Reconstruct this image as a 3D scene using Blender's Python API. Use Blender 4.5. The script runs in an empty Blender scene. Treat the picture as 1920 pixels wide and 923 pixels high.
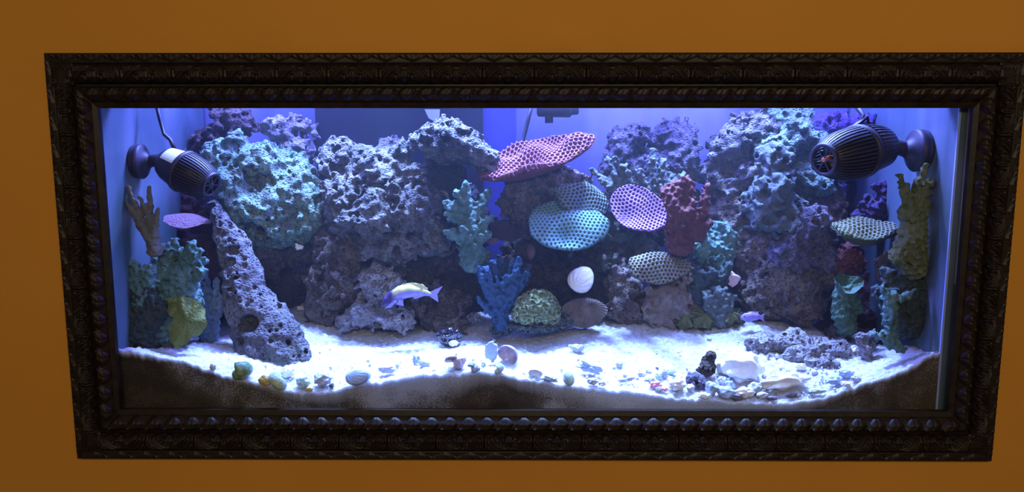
import bpy, math, random
import numpy as np
from mathutils import Vector, Matrix, Euler

rng = np.random.RandomState(7)
random.seed(7)
PI = math.pi
COL = bpy.context.scene.collection

# ------------------------------------------------------------------ camera, world, light
CAM = Vector((-0.0306, -1.5306, 1.30 + 0.2592))
PITCH, YAW, FPX = 0.1453, -0.0071, 1500.0
cd = bpy.data.cameras.new('camera')
cam = bpy.data.objects.new('camera', cd)
COL.objects.link(cam)
cd.sensor_fit = 'HORIZONTAL'; cd.sensor_width = 36.0
cd.lens = 36.0 * FPX / 1920.0
cam.location = CAM
cam.rotation_euler = (PI / 2 - PITCH, 0, -YAW)
cd.clip_start = 0.05
bpy.context.scene.camera = cam

sc = bpy.context.scene
vs = sc.view_settings
vs.view_transform = 'Standard'; vs.look = 'None'; vs.gamma = 1.0; vs.exposure = 0.0
vs.use_curve_mapping = False
w = bpy.data.worlds.new('room_ambient'); sc.world = w; w.use_nodes = True
bg = w.node_tree.nodes['Background']
bg.inputs[0].default_value = (1.0, 0.80, 0.55, 1); bg.inputs[1].default_value = 0.07


def lamp(name, kind, loc, rot, power, color, **kw):
    l = bpy.data.lights.new(name, kind)
    l.energy = power; l.color = color
    for k, v in kw.items():
        setattr(l, k, v)
    o = bpy.data.objects.new(name, l); COL.objects.link(o)
    o.location = loc; o.rotation_euler = rot
    return o


# the room's ceiling lamps: warm
lamp('ceiling_lamp_light', 'AREA', (0.2, -3.0, 2.55), (math.radians(68), 0, 0), 40, (1.0, 0.80, 0.55), shape='RECTANGLE', size=2.4, size_y=0.5)
# white LEDs of the aquarium hood: a row of narrow beams near the front
WHITE = (0.28, 0.47, 0.97)
for lx, lp in ((-0.60, 44), (-0.42, 115), (-0.20, 120), (0.02, 112), (0.22, 112), (0.44, 106), (0.62, 34)):
    lamp('hood_white_led', 'SPOT', (lx, 0.335, 1.96), (math.radians(-16), 0, 0), lp, WHITE,
         spot_size=math.radians(62), spot_blend=0.7, shadow_soft_size=0.022)
# blue LEDs of the same hood: wide wash
BLUE = (0.17, 0.20, 1.0)
for lx in (-0.55, 0.0, 0.55):
    lamp('hood_blue_led', 'AREA', (lx, 0.33, 1.93), (0, 0, 0), 23, BLUE, shape='RECTANGLE', size=0.45, size_y=0.10)

# ------------------------------------------------------------------ pixel helpers (measuring aid)
_R = cam.rotation_euler.to_matrix()


def ray(px, py):
    return (_R @ Vector(((px - 960.0) / FPX, -(py - 461.5) / FPX, -1.0))).normalized()


def at(px, py, Y):
    r = ray(px, py)
    t = (Y - CAM.y) / r.y
    return CAM + r * t


def mpp(px, py, Y):
    """metres per photograph pixel at a point of depth Y"""
    p = at(px, py, Y) - CAM
    return (-(_R.inverted() @ p).z) / FPX


# ------------------------------------------------------------------ materials
def new_mat(name):
    m = bpy.data.materials.new(name); m.use_nodes = True
    nt = m.node_tree
    b = nt.nodes['Principled BSDF']
    return m, nt, b


def N(nt, t, **kw):
    n = nt.nodes.new(t)
    for k, v in kw.items():
        setattr(n, k, v)
    return n


def plain(name, col, rough=0.5, metal=0.0, spec=0.5, coat=0.0):
    m, nt, b = new_mat(name)
    b.inputs['Base Color'].default_value = (*col, 1)
    b.inputs['Roughness'].default_value = rough
    b.inputs['Metallic'].default_value = metal
    b.inputs['Specular IOR Level'].default_value = spec
    b.inputs['Coat Weight'].default_value = coat
    return m


def mottled(name, cols, scale=18.0, rough=0.8, bump=1.0, bscale=170.0, dist=0.006, pits=True, spots=None, spec=0.35, detail=6):
    """base colour from a stack of noises through a ramp, fine relief from voronoi and noise"""
    m, nt, b = new_mat(name)
    L = nt.links
    tc = N(nt, 'ShaderNodeTexCoord')
    n1 = N(nt, 'ShaderNodeTexNoise'); n1.inputs['Scale'].default_value = scale
    n1.inputs['Detail'].default_value = 9; n1.inputs['Roughness'].default_value = 0.74
    L.new(tc.outputs['Object'], n1.inputs['Vector'])
    r = N(nt, 'ShaderNodeValToRGB')
    cr = r.color_ramp
    k = len(cols)
    for i, c in enumerate(cols):
        pos = 0.28 + 0.44 * i / max(1, k - 1)
        e = cr.elements[i] if i < 2 else cr.elements.new(pos)
        e.position = pos
        e.color = (*c, 1)
    if k > 1:
        cr.elements[0].position = 0.28
    L.new(n1.outputs['Fac'], r.inputs['Fac'])
    out = r.outputs['Color']
    if spots:
        n2 = N(nt, 'ShaderNodeTexNoise'); n2.inputs['Scale'].default_value = spots[1]
        n2.inputs['Detail'].default_value = 4
        L.new(tc.outputs['Object'], n2.inputs['Vector'])
        r2 = N(nt, 'ShaderNodeValToRGB')
        r2.color_ramp.elements[0].position = spots[2]; r2.color_ramp.elements[1].position = spots[2] + 0.09
        L.new(n2.outputs['Fac'], r2.inputs['Fac'])
        mx = N(nt, 'ShaderNodeMix', data_type='RGBA')
        L.new(r2.outputs['Color'], mx.inputs[0])
        L.new(out, mx.inputs[6]); mx.inputs[7].default_value = (*spots[0], 1)
        out = mx.outputs[2]
    L.new(out, b.inputs['Base Color'])
    b.inputs['Roughness'].default_value = rough
    b.inputs['Specular IOR Level'].default_value = spec
    if bump > 0:
        n3 = N(nt, 'ShaderNodeTexNoise'); n3.inputs['Scale'].default_value = bscale; n3.inputs['Detail'].default_value = 5
        L.new(tc.outputs['Object'], n3.inputs['Vector'])
        src = n3.outputs['Fac']
        if pits:
            v = N(nt, 'ShaderNodeTexVoronoi'); v.inputs['Scale'].default_value = bscale * 0.9
            L.new(tc.outputs['Object'], v.inputs['Vector'])
            mr = N(nt, 'ShaderNodeMapRange'); mr.inputs[1].default_value = 0.1; mr.inputs[2].default_value = 0.45
            L.new(v.outputs['Distance'], mr.inputs[0])
            ad = N(nt, 'ShaderNodeMath', operation='ADD')
            L.new(n3.outputs['Fac'], ad.inputs[0]); L.new(mr.outputs[0], ad.inputs[1])
            src = ad.outputs[0]
        bp = N(nt, 'ShaderNodeBump'); bp.inputs['Strength'].default_value = bump; bp.inputs['Distance'].default_value = dist
        L.new(src, bp.inputs['Height']); L.new(bp.outputs['Normal'], b.inputs['Normal'])
    return m


M = {}
M['rock_grey'] = mottled('live_rock_grey', [(0.020, 0.017, 0.018), (0.055, 0.050, 0.050), (0.130, 0.124, 0.124), (0.261, 0.254, 0.254)], 16, spots=((0.066, 0.044, 0.060), 11, .58))
M['rock_green'] = mottled('live_rock_algae', [(0.030, 0.039, 0.030), (0.089, 0.125, 0.100), (0.163, 0.266, 0.207), (0.299, 0.430, 0.357)], 15, spots=((0.079, 0.160, 0.117), 9, .55))
M['rock_brown'] = mottled('live_rock_brown', [(0.023, 0.017, 0.012), (0.061, 0.043, 0.035), (0.124, 0.097, 0.078), (0.206, 0.175, 0.146)], 17, spots=((0.079, 0.048, 0.058), 10, .6))
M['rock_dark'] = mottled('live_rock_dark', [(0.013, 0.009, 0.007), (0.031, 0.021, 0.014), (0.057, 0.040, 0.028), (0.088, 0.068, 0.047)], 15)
M['rock_purple'] = mottled('live_rock_purple', [(0.022, 0.018, 0.029), (0.056, 0.046, 0.068), (0.104, 0.092, 0.122), (0.193, 0.185, 0.218)], 17, spots=((0.050, 0.033, 0.056), 9, .56))
M['rock_pale'] = mottled('live_rock_pale', [(0.085, 0.076, 0.085), (0.196, 0.187, 0.196), (0.340, 0.332, 0.357)], 17, spots=((0.116, 0.105, 0.093), 12, .6))
M['rock_tall'] = mottled('live_rock_tall', [(0.029, 0.027, 0.034), (0.070, 0.066, 0.076), (0.132, 0.129, 0.143), (0.232, 0.224, 0.247)], 14, spots=((0.097, 0.108, 0.099), 8, .56))
M['teal'] = mottled('coral_teal', [(0.020, 0.045, 0.042), (0.045, 0.105, 0.090), (0.084, 0.160, 0.145), (0.133, 0.208, 0.201)], 20, bump=.4)
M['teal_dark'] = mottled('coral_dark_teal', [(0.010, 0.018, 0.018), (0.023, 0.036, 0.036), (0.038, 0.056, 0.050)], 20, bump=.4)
M['blue'] = mottled('coral_blue', [(0.007, 0.024, 0.061), (0.013, 0.044, 0.102), (0.024, 0.069, 0.134)], 20, bump=.35)
M['blue_pale'] = mottled('coral_pale_blue', [(0.053, 0.099, 0.158), (0.099, 0.158, 0.227), (0.151, 0.212, 0.273)], 20, bump=.35)
M['red'] = mottled('coral_red', [(0.053, 0.010, 0.010), (0.094, 0.021, 0.018), (0.118, 0.037, 0.035)], 20, bump=.4)
M['red_pink'] = mottled('coral_red_pink', [(0.086, 0.018, 0.023), (0.139, 0.043, 0.050), (0.167, 0.091, 0.106)], 24, bump=.4)
M['purple_cup'] = mottled('coral_purple', [(0.101, 0.050, 0.131), (0.147, 0.086, 0.177), (0.186, 0.131, 0.212)], 20, bump=.3)
M['cyan_plate'] = mottled('coral_cyan_plate', [(0.039, 0.104, 0.110), (0.071, 0.162, 0.168), (0.136, 0.227, 0.239)], 10, bump=.3, spots=((0.039, 0.097, 0.078), 12, .6))
M['beige'] = mottled('coral_beige', [(0.066, 0.061, 0.043), (0.106, 0.101, 0.075), (0.152, 0.144, 0.116)], 20, bump=.4)
M['olive'] = mottled('coral_olive', [(0.043, 0.046, 0.014), (0.080, 0.089, 0.028), (0.118, 0.128, 0.048)], 20, bump=.4)
M['olive_dark'] = mottled('coral_dark_olive', [(0.023, 0.025, 0.015), (0.043, 0.045, 0.028), (0.066, 0.068, 0.045)], 20, bump=.4)
M['yellow_green'] = mottled('coral_yellow_green', [(0.104, 0.138, 0.056), (0.172, 0.216, 0.104), (0.250, 0.284, 0.163)], 22, bump=.3)
M['green'] = mottled('coral_green', [(0.018, 0.050, 0.025), (0.038, 0.086, 0.050), (0.066, 0.121, 0.081)], 20, bump=.4)
M['grey_teal'] = mottled('coral_grey_teal', [(0.033, 0.043, 0.043), (0.064, 0.081, 0.081), (0.101, 0.128, 0.128)], 20, bump=.4)
M['pink'] = mottled('coral_pink', [(0.116, 0.056, 0.086), (0.156, 0.086, 0.121), (0.186, 0.121, 0.156)], 20, bump=.4)
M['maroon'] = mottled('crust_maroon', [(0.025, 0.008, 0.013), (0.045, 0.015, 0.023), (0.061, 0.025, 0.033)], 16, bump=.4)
M['brown_coral'] = mottled('coral_brown', [(0.075, 0.053, 0.042), (0.139, 0.107, 0.091), (0.203, 0.170, 0.148)], 24, bump=.3)
M['violet'] = mottled('sponge_violet', [(0.038, 0.022, 0.135), (0.064, 0.038, 0.192), (0.096, 0.064, 0.238)], 26, bump=.7, bscale=220)
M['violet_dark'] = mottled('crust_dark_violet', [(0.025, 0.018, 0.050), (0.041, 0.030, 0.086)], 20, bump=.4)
M['shell_white'] = mottled('shell_white', [(0.675, 0.675, 0.697), (0.850, 0.850, 0.850)], 30, rough=.4, bump=.15, pits=False)
M['shell_blue'] = mottled('shell_blue_grey', [(0.217, 0.284, 0.414), (0.414, 0.501, 0.653)], 30, rough=.4, bump=.15, pits=False)
M['shell_brown'] = mottled('shell_brown', [(0.174, 0.109, 0.130), (0.392, 0.293, 0.327), (0.599, 0.522, 0.544)], 40, rough=.4, bump=.2, pits=False)
M['shell_green'] = mottled('shell_green', [(0.054, 0.130, 0.076), (0.153, 0.273, 0.163), (0.436, 0.544, 0.479)], 40, rough=.35, bump=.3, pits=False)
M['pebble_ochre'] = mottled('pebble_ochre', [(0.327, 0.239, 0.054), (0.522, 0.414, 0.130)], 30, rough=.5, bump=.2, pits=False)
M['pebble_grey'] = mottled('pebble_grey', [(0.305, 0.327, 0.370), (0.501, 0.522, 0.589)], 40, rough=.6, bump=.3, pits=False)
M['pebble_teal'] = mottled('pebble_teal', [(0.284, 0.436, 0.414), (0.544, 0.697, 0.653)], 40, rough=.5, bump=.3, pits=False)
M['pebble_white'] = mottled('pebble_white', [(0.653, 0.653, 0.653), (0.850, 0.850, 0.850)], 30, rough=.6, bump=.3, pits=False)
M['gap_pale_pink'] = mottled('gap_pale_pink', [(0.486, 0.331, 0.428), (0.602, 0.486, 0.602)], 30, rough=.5, bump=.2, pits=False)
M['leaf_olive'] = mottled('coral_leaf_olive', [(0.050, 0.065, 0.011), (0.108, 0.130, 0.025), (0.173, 0.194, 0.065)], 20, bump=.4)
M['rock_gap_shade'] = mottled('live_rock_gap_shade', [(.004, .004, .005), (.010, .009, .010), (.018, .016, .018)], 15)  # near black paints the shade of the gap under the cap rock
M['pebble_dark'] = mottled('pebble_dark', [(0.065, 0.065, 0.088), (0.174, 0.163, 0.196)], 40, rough=.5, bump=.3, pits=False)
M['pebble_pink'] = mottled('pebble_pink', [(0.653, 0.153, 0.305), (0.806, 0.392, 0.501)], 40, rough=.5, bump=.3, pits=False)
M['dark_plastic'] = plain('pump_plastic', (.013, .011, .026), .55)
M['black_plastic'] = plain('black_plastic', (.012, .012, .014), .5)
M['glassy'] = plain('glassy_black', (.012, .012, .02), .12, coat=1.0)
M['seal'] = plain('silicone_seam', (.05, .06, .12), .4)
M['sticker'] = plain('white_label', (.65, .68, .65), .5)
M['impeller'] = plain('impeller_orange', (.45, .16, .08), .4)


# ------------------------------------------------------------------ object helpers
def tag(o, label=None, cat=None, group=None, kind=None):
    if label: o['label'] = label
    if cat: o['category'] = cat
    if group: o['group'] = group
    if kind: o['kind'] = kind
    return o


def link(name, me, mat=None, parent=None, loc=None):
    o = bpy.data.objects.new(name, me); COL.objects.link(o)
    if mat is not None and me is not None and len(me.materials) == 0:
        me.materials.append(mat)
    if parent is not None: o.parent = parent
    if loc is not None: o.location = loc
    return o


def empty(name, loc, label, cat, group=None):
    o = bpy.data.objects.new(name, None); COL.objects.link(o)
    o.location = loc; o.empty_display_size = 0.02
    return tag(o, label, cat, group)


def mesh_np(name, V, F, smooth=True):
    """V (n,3), F (m,4) or (m,3) arrays or list of lists"""
    me = bpy.data.meshes.new(name)
    V = np.asarray(V, np.float32)
    if isinstance(F, np.ndarray):
        m, k = F.shape
        me.vertices.add(len(V)); me.vertices.foreach_set('co', V.ravel())
        me.loops.add(m * k); me.loops.foreach_set('vertex_index', F.astype(np.int32).ravel())
        me.polygons.add(m)
        me.polygons.foreach_set('loop_start', np.arange(0, m * k, k, dtype=np.int32))
        me.polygons.foreach_set('loop_total', np.full(m, k, np.int32))
        me.update(calc_edges=True)
    else:
        me.from_pydata([tuple(map(float, v)) for v in V], [], F); me.update()
    if smooth:
        me.polygons.foreach_set('use_smooth', np.ones(len(me.polygons), bool))
    return me


def box_mesh(x0, x1, y0, y1, z0, z1):
    V = [(x, y, z) for x in (x0, x1) for y in (y0, y1) for z in (z0, z1)]
    F = [[0, 1, 3, 2], [4, 6, 7, 5], [0, 4, 5, 1], [2, 3, 7, 6], [0, 2, 6, 4], [1, 5, 7, 3]]
    return mesh_np('box', V, F, False)


def bevel(o, wd=0.002, seg=2):
    m = o.modifiers.new('bevel', 'BEVEL'); m.width = wd; m.segments = seg; m.limit_method = 'ANGLE'
    return o


def lathe(prof, n=40, axis='X', cap=True):
    """prof list of (a, r): a along the axis"""
    V, F = [], []
    for a, r in prof:
        for i in range(n):
            t = 2 * PI * i / n
            V.append((a, r * math.cos(t), r * math.sin(t)))
    for j in range(len(prof) - 1):
        for i in range(n):
            k = (i + 1) % n
            F.append([j * n + i, (j + 1) * n + i, (j + 1) * n + k, j * n + k])
    if cap:
        F.append([i for i in range(n)])
        F.append([(len(prof) - 1) * n + i for i in reversed(range(n))])
    if axis == 'Z':
        V = [(y, z, x) for x, y, z in V]
    return mesh_np('lathe', V, F)


def tube_mesh(pts, rad, n=10):
    pts = [Vector(p) for p in pts]
    rr = rad if isinstance(rad, (list, tuple)) else [rad] * len(pts)
    V, F = [], []
    up = Vector((0.13, 0.2, 1)).normalized()
    for i, p in enumerate(pts):
        d = (pts[min(i + 1, len(pts) - 1)] - pts[max(i - 1, 0)]).normalized()
        a = d.cross(up)
        if a.length < 1e-3: a = d.cross(Vector((1, 0, 0)))
        a.normalize(); b = d.cross(a)
        for k in range(n):
            t = 2 * PI * k / n
            V.append(tuple(p + (a * math.cos(t) + b * math.sin(t)) * rr[i]))
    for j in range(len(pts) - 1):
        for i in range(n):
            k = (i + 1) % n
            F.append([j * n + i, j * n + k, (j + 1) * n + k, (j + 1) * n + i])
    F.append([i for i in reversed(range(n))]); F.append([(len(pts) - 1) * n + i for i in range(n)])
    return mesh_np('tube', V, F)


# ------------------------------------------------------------------ noise tiles and surface nets
def _band(n, lo, hi, seed):
    r = np.random.RandomState(seed)
    f = np.fft.fftfreq(n) * n
    k = np.sqrt(f[:, None, None] ** 2 + f[None, :, None] ** 2 + f[None, None, :] ** 2)
    g = np.exp(-((k - (lo + hi) / 2) / ((hi - lo) / 2)) ** 2)
    a = np.real(np.fft.ifftn(np.fft.fftn(r.randn(n, n, n)) * g))
    return (a / a.std()).astype(np.float32)


def _worley(n, c, seed):
    r = np.random.RandomState(seed)
    P = r.rand(c, c, c, 3); Q = r.rand(c, c, c)
    g = (np.arange(n) + 0.5) / n * c
    X = np.stack(np.meshgrid(g, g, g, indexing='ij'), -1)
    I = np.floor(X).astype(int)
    best = np.full((n, n, n), 9.0); pit = np.full((n, n, n), 9.0)
    for dx in (-1, 0, 1):
        for dy in (-1, 0, 1):
            for dz in (-1, 0, 1):
                J = I + np.array([dx, dy, dz]); Jm = J % c
                pt = J + P[Jm[..., 0], Jm[..., 1], Jm[..., 2]]
                q = Q[Jm[..., 0], Jm[..., 1], Jm[..., 2]]
                d = np.sqrt(((X - pt) ** 2).sum(-1))
                best = np.minimum(best, d)
                pit = np.minimum(pit, d - (0.04 + 0.42 * q ** 2.2))
    return best.astype(np.float32), pit.astype(np.float32)


T_SM = _band(64, 3, 6, 1)        # about 4.5 features per tile
T_FI = _band(64, 6, 16, 2)       # about 11 features per tile
W_F1, W_PIT = _worley(64, 8, 3)  # 8 cells per tile


def samp(T, p, period, off=0.0):
    n = T.shape[0]
    q = (p / period + off) * n
    q = q - np.floor(q / n) * n
    i = np.floor(q).astype(np.int32); f = (q - i).astype(np.float32)
    i0 = i % n; i1 = (i + 1) % n
    x0, y0, z0 = i0[:, 0], i0[:, 1], i0[:, 2]; x1, y1, z1 = i1[:, 0], i1[:, 1], i1[:, 2]
    fx, fy, fz = f[:, 0], f[:, 1], f[:, 2]
    c00 = T[x0, y0, z0] * (1 - fx) + T[x1, y0, z0] * fx
    c10 = T[x0, y1, z0] * (1 - fx) + T[x1, y1, z0] * fx
    c01 = T[x0, y0, z1] * (1 - fx) + T[x1, y0, z1] * fx
    c11 = T[x0, y1, z1] * (1 - fx) + T[x1, y1, z1] * fx
    return (c00 * (1 - fy) + c10 * fy) * (1 - fz) + (c01 * (1 - fy) + c11 * fy) * fz


def nets(D, org, h):
    """naive surface nets: quads where D changes sign"""
    S = D < 0
    nx, ny, nz = D.shape
    c = np.zeros((nx - 1, ny - 1, nz - 1), np.int8)
    for a in (0, 1):
        for b in (0, 1):
            for e in (0, 1):
                c += S[a:nx - 1 + a, b:ny - 1 + b, e:nz - 1 + e]
    act = (c > 0) & (c < 8)
    idx = np.argwhere(act)
    if len(idx) == 0:
        return np.zeros((0, 3)), np.zeros((0, 4), int)
    acc = np.zeros((len(idx), 3)); cnt = np.zeros(len(idx))
    cor = [(a, b, e) for a in (0, 1) for b in (0, 1) for e in (0, 1)]
    val = {q: D[idx[:, 0] + q[0], idx[:, 1] + q[1], idx[:, 2] + q[2]] for q in cor}
    for q in cor:
        for ax in range(3):
            if q[ax] == 0:
                r = list(q); r[ax] = 1; r = tuple(r)
                a, b = val[q], val[r]
                m = (a < 0) != (b < 0)
                t = a[m] / (a[m] - b[m])
                pt = np.tile(np.array(q, float), (m.sum(), 1)); pt[:, ax] += t
                acc[m] += pt; cnt[m] += 1
    V = (idx + acc / cnt[:, None]) * h + org
    num = np.full(act.shape, -1, np.int64)
    num[idx[:, 0], idx[:, 1], idx[:, 2]] = np.arange(len(idx))
    Q = []
    for ax in range(3):
        sl0 = [slice(None)] * 3; sl1 = [slice(None)] * 3
        sl0[ax] = slice(0, -1); sl1[ax] = slice(1, None)
        A, B = S[tuple(sl0)], S[tuple(sl1)]
        e = np.argwhere(A != B)
        b1, b2 = (ax + 1) % 3, (ax + 2) % 3
        ok = (e[:, b1] > 0) & (e[:, b2] > 0) & (e[:, b1] < D.shape[b1] - 1) & (e[:, b2] < D.shape[b2] - 1)
        e = e[ok]
        if len(e) == 0: continue
        ins = A[e[:, 0], e[:, 1], e[:, 2]]
        def cell(d1, d2):
            f = e.copy(); f[:, b1] -= d1; f[:, b2] -= d2
            return num[f[:, 0], f[:, 1], f[:, 2]]
        q = np.stack([cell(1, 1), cell(0, 1), cell(0, 0), cell(1, 0)], 1)
        q[~ins] = q[~ins][:, ::-1]
        Q.append(q)
    return V, np.concatenate(Q)


def ell(c, r, rot=0.0, rotx=0.0):
    """ellipsoid: centre, radii (x,y,z), rotation about Y axis (in the picture plane) in degrees"""
    m = Matrix.Rotation(math.radians(rot), 3, 'Y') @ Matrix.Rotation(math.radians(rotx), 3, 'X')
    return ('e', np.array(c, float), np.array(r, float), np.array(m))


def slab(poly, Y0, slope, thick, rnd=.006):
    """flat stone: outline given in photograph pixels at depth Y0, leaning by slope (dy per dz), tapering to its edges"""
    z0 = min(at(x, y, Y0).z for x, y in poly); P = []
    for x, y in poly:
        p = at(x, y, Y0)
        for _ in range(12): p = at(x, y, Y0 + slope * (p.z - z0))
        P.append((p.x, Y0, p.z))
    P = np.array(P)
    return ('p', P, float(Y0), float(slope), float(thick), float(rnd))


def cap_(a, b, ra, rb):
    return ('c', np.array(a, float), np.array(b, float), float(ra), float(rb))


def pbox(p):
    P = p[1]; z0 = P[:, 2].min(); dy = p[3] * (P[:, 2] - z0)
    a = P.min(0); b = P.max(0); a[1] = p[2] + dy.min() - p[4]; b[1] = p[2] + dy.max() + p[4]
    return a, b


def poly_sdf(P, x, z):
    d = np.full(x.shape, 1e9, np.float32); s = np.zeros(x.shape, bool)
    n = len(P)
    for i in range(n):
        ax_, az = P[i, 0], P[i, 2]; bx, bz = P[(i + 1) % n, 0], P[(i + 1) % n, 2]
        ex, ez = bx - ax_, bz - az
        t = np.clip(((x - ax_) * ex + (z - az) * ez) / (ex * ex + ez * ez), 0, 1)
        d = np.minimum(d, (x - ax_ - t * ex) ** 2 + (z - az - t * ez) ** 2)
        c = (az > z) != (bz > z)
        s ^= c & (x < (bx - ax_) * (z - az) / (bz - az + 1e-12) + ax_)
    return np.where(s, -1, 1) * np.sqrt(d)


def field(prims, h, k=0.01, pad=0.02):
    lo = np.full(3, 1e9); hi = -lo
    for p in prims:
        if p[0] == 'e':
            R = np.sqrt(((p[3] * p[2][None, :]) ** 2).sum(1)); a, b = p[1] - R, p[1] + R
        elif p[0] == 'p':
            a, b = pbox(p)
        else:
            r = max(p[3], p[4]); a = np.minimum(p[1], p[2]) - r; b = np.maximum(p[1], p[2]) + r
        lo = np.minimum(lo, a); hi = np.maximum(hi, b)
    lo -= pad; hi += pad
    n = np.ceil((hi - lo) / h).astype(int) + 1
    D = np.full(n, 0.06, np.float32)
    ax = [lo[i] + h * np.arange(n[i]) for i in range(3)]
    for p in prims:
        if p[0] == 'e':
            R = np.sqrt(((p[3] * p[2][None, :]) ** 2).sum(1)); a, b = p[1] - R, p[1] + R
        elif p[0] == 'p':
            a, b = pbox(p)
        else:
            r = max(p[3], p[4]); a = np.minimum(p[1], p[2]) - r; b = np.maximum(p[1], p[2]) + r
        i0 = np.maximum(0, np.floor((a - pad - k - lo) / h).astype(int)); i1 = np.minimum(n, np.ceil((b + pad + k - lo) / h).astype(int) + 1)
        X = np.stack(np.meshgrid(*[ax[i][i0[i]:i1[i]] for i in range(3)], indexing='ij'), -1).astype(np.float32)
        if p[0] == 'e':
            q = (X - p[1].astype(np.float32)) @ p[3].astype(np.float32)
            r = p[2].astype(np.float32)
            k0 = np.sqrt(((q / r) ** 2).sum(-1)); k1 = np.sqrt(((q / (r * r)) ** 2).sum(-1)) + 1e-6
            d = k0 * (k0 - 1) / k1
        elif p[0] == 'p':
            z0 = p[1][:, 2].min()
            d2 = poly_sdf(p[1], X[:, 0, :, 0], X[:, 0, :, 2])[:, None, :]
            th_ = p[4] * np.clip(.45 + .55 * np.clip(-d2 / (p[4] * 1.6), 0, 1) ** .7, .45, 1)
            dy_ = np.abs(X[..., 1] - p[2] - p[3] * (X[..., 2] - z0)) - th_
            kk = p[5] * 2; h2 = np.clip(.5 - .5 * (dy_ - d2) / kk, 0, 1)
            d = dy_ * (1 - h2) + d2 * h2 + kk * h2 * (1 - h2)
        else:
            ab = (p[2] - p[1]).astype(np.float32); L2 = float((ab * ab).sum()) + 1e-12
            t = np.clip(((X - p[1].astype(np.float32)) @ ab) / L2, 0, 1)
            d = np.sqrt(((X - p[1].astype(np.float32) - t[..., None] * ab) ** 2).sum(-1)) - (p[3] + (p[4] - p[3]) * t)
        s = tuple(slice(i0[i], i1[i]) for i in range(3))
        o = D[s]
        hh = np.clip(0.5 + 0.5 * (o - d) / k, 0, 1)
        D[s] = (o * (1 - hh) + d * hh - k * hh * (1 - hh)).astype(np.float32)
    return D, lo, h


def rough_rock(D, lo, h, off=0.0, big=0.016, mid=0.009, knob=0.012, pit=0.034, spit=0.0135, pop=0.0065, band=0.045):
    m = np.abs(D) < band
    ii = np.argwhere(m)
    p = (ii * h + lo).astype(np.float32)
    d = D[m]
    if big: d = d - big * 0.6 * samp(T_SM, p, 0.42, off)
    if mid: d = d - mid * 0.6 * samp(T_FI, p, 0.30, off + .3)
    if knob: d = d - knob * (0.62 - samp(W_F1, p, 8 * 0.026, off + .1))
    if pop: d = d - pop * (0.60 - samp(W_F1, p, 8 * 0.0125, off + .8))
    if pit:
        q = samp(W_PIT, p, 8 * pit, off + .55) * pit
        d = np.maximum(d, -q)
    if spit:
        q = (samp(W_PIT, p, 8 * spit, off + .25) - .05) * spit
        d = np.maximum(d, -q)
    D[m] = d
    return D


def sdf_object(name, prims, mat, h=0.003, k=0.012, fn=None, parent=None, label=None, cat=None, group=None, keep=0.02):
    D, lo, h = field(prims, h, k, pad=keep)
    if fn: D = fn(D, lo, h)
    D[0] = D[-1] = 0.05; D[:, 0] = D[:, -1] = 0.05; D[:, :, 0] = D[:, :, -1] = 0.05
    V, F = nets(D, lo, h)
    V, F = largest(V, F)
    c = np.array([V[:, 0].mean(), V[:, 1].mean(), V[:, 2].min()]) if parent is None else np.zeros(3)
    me = mesh_np(name, V - c, F)
    o = link(name, me, mat, parent, Vector(c))
    return tag(o, label, cat, group)


def largest(V, F):
    """drop loose crumbs"""
    n = len(V)
    lab = np.arange(n)
    for _ in range(400):
        mn = lab[F].min(1)
        new = lab.copy()
        for j in range(4):
            np.minimum.at(new, F[:, j], mn)
        new = new[new]
        if (new == lab).all(): break
        lab = new
    u, cnt = np.unique(lab, return_counts=True)
    keep = np.isin(lab, u[cnt > max(60, 0.02 * n)])
    mp = np.cumsum(keep) - 1
    fk = keep[F].all(1)
    return V[keep], mp[F[fk]]


def PE(px, py, Y, rx, ry, rd=None, rot=0.0):
    """ellipsoid given by its centre and radii measured in the photograph at depth Y"""
    c = at(px, py, Y); s = mpp(px, py, Y)
    rd = rd if rd is not None else 0.75 * min(rx, ry) * s + 0.012
    return ell(c, (rx * s, rd, ry * s), rot)


def PC(x0, y0, Y0, x1, y1, Y1, r0, r1):
    a, b = at(x0, y0, Y0), at(x1, y1, Y1)
    s = mpp(x0, y0, Y0)
    return cap_(a, b, r0 * s, r1 * s)


# ------------------------------------------------------------------ the setting
ZC = 1.30
WATER_D = 0.05
OPW, OPH = 0.829, 0.2985          # opening half sizes
GY = 0.018                        # outer face of the front pane

# wall with a rectangular hole
wm, nt, b = new_mat('orange_wall_paint')
L = nt.links
tc = N(nt, 'ShaderNodeTexCoord')
n1 = N(nt, 'ShaderNodeTexNoise'); n1.inputs['Scale'].default_value = 3.0; n1.inputs['Detail'].default_value = 5
L.new(tc.outputs['Object'], n1.inputs['Vector'])
rp = N(nt, 'ShaderNodeValToRGB')
rp.color_ramp.elements[0].position = .3; rp.color_ramp.elements[0].color = (.52, .225, .028, 1)
rp.color_ramp.elements[1].position = .7; rp.color_ramp.elements[1].color = (.56, .250, .034, 1)
L.new(n1.outputs['Fac'], rp.inputs['Fac']); L.new(rp.outputs['Color'], b.inputs['Base Color'])
b.inputs['Roughness'].default_value = .75; b.inputs['Specular IOR Level'].default_value = .2
n2 = N(nt, 'ShaderNodeTexNoise'); n2.inputs['Scale'].default_value = 180; n2.inputs['Detail'].default_value = 3
n4 = N(nt, 'ShaderNodeTexNoise'); n4.inputs['Scale'].default_value = 9; n4.inputs['Detail'].default_value = 3
L.new(tc.outputs['Object'], n2.inputs['Vector']); L.new(tc.outputs['Object'], n4.inputs['Vector'])
ad = N(nt, 'ShaderNodeMath', operation='MULTIPLY_ADD'); ad.inputs[1].default_value = .12
L.new(n2.outputs['Fac'], ad.inputs[0]); L.new(n4.outputs['Fac'], ad.inputs[2])
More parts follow.
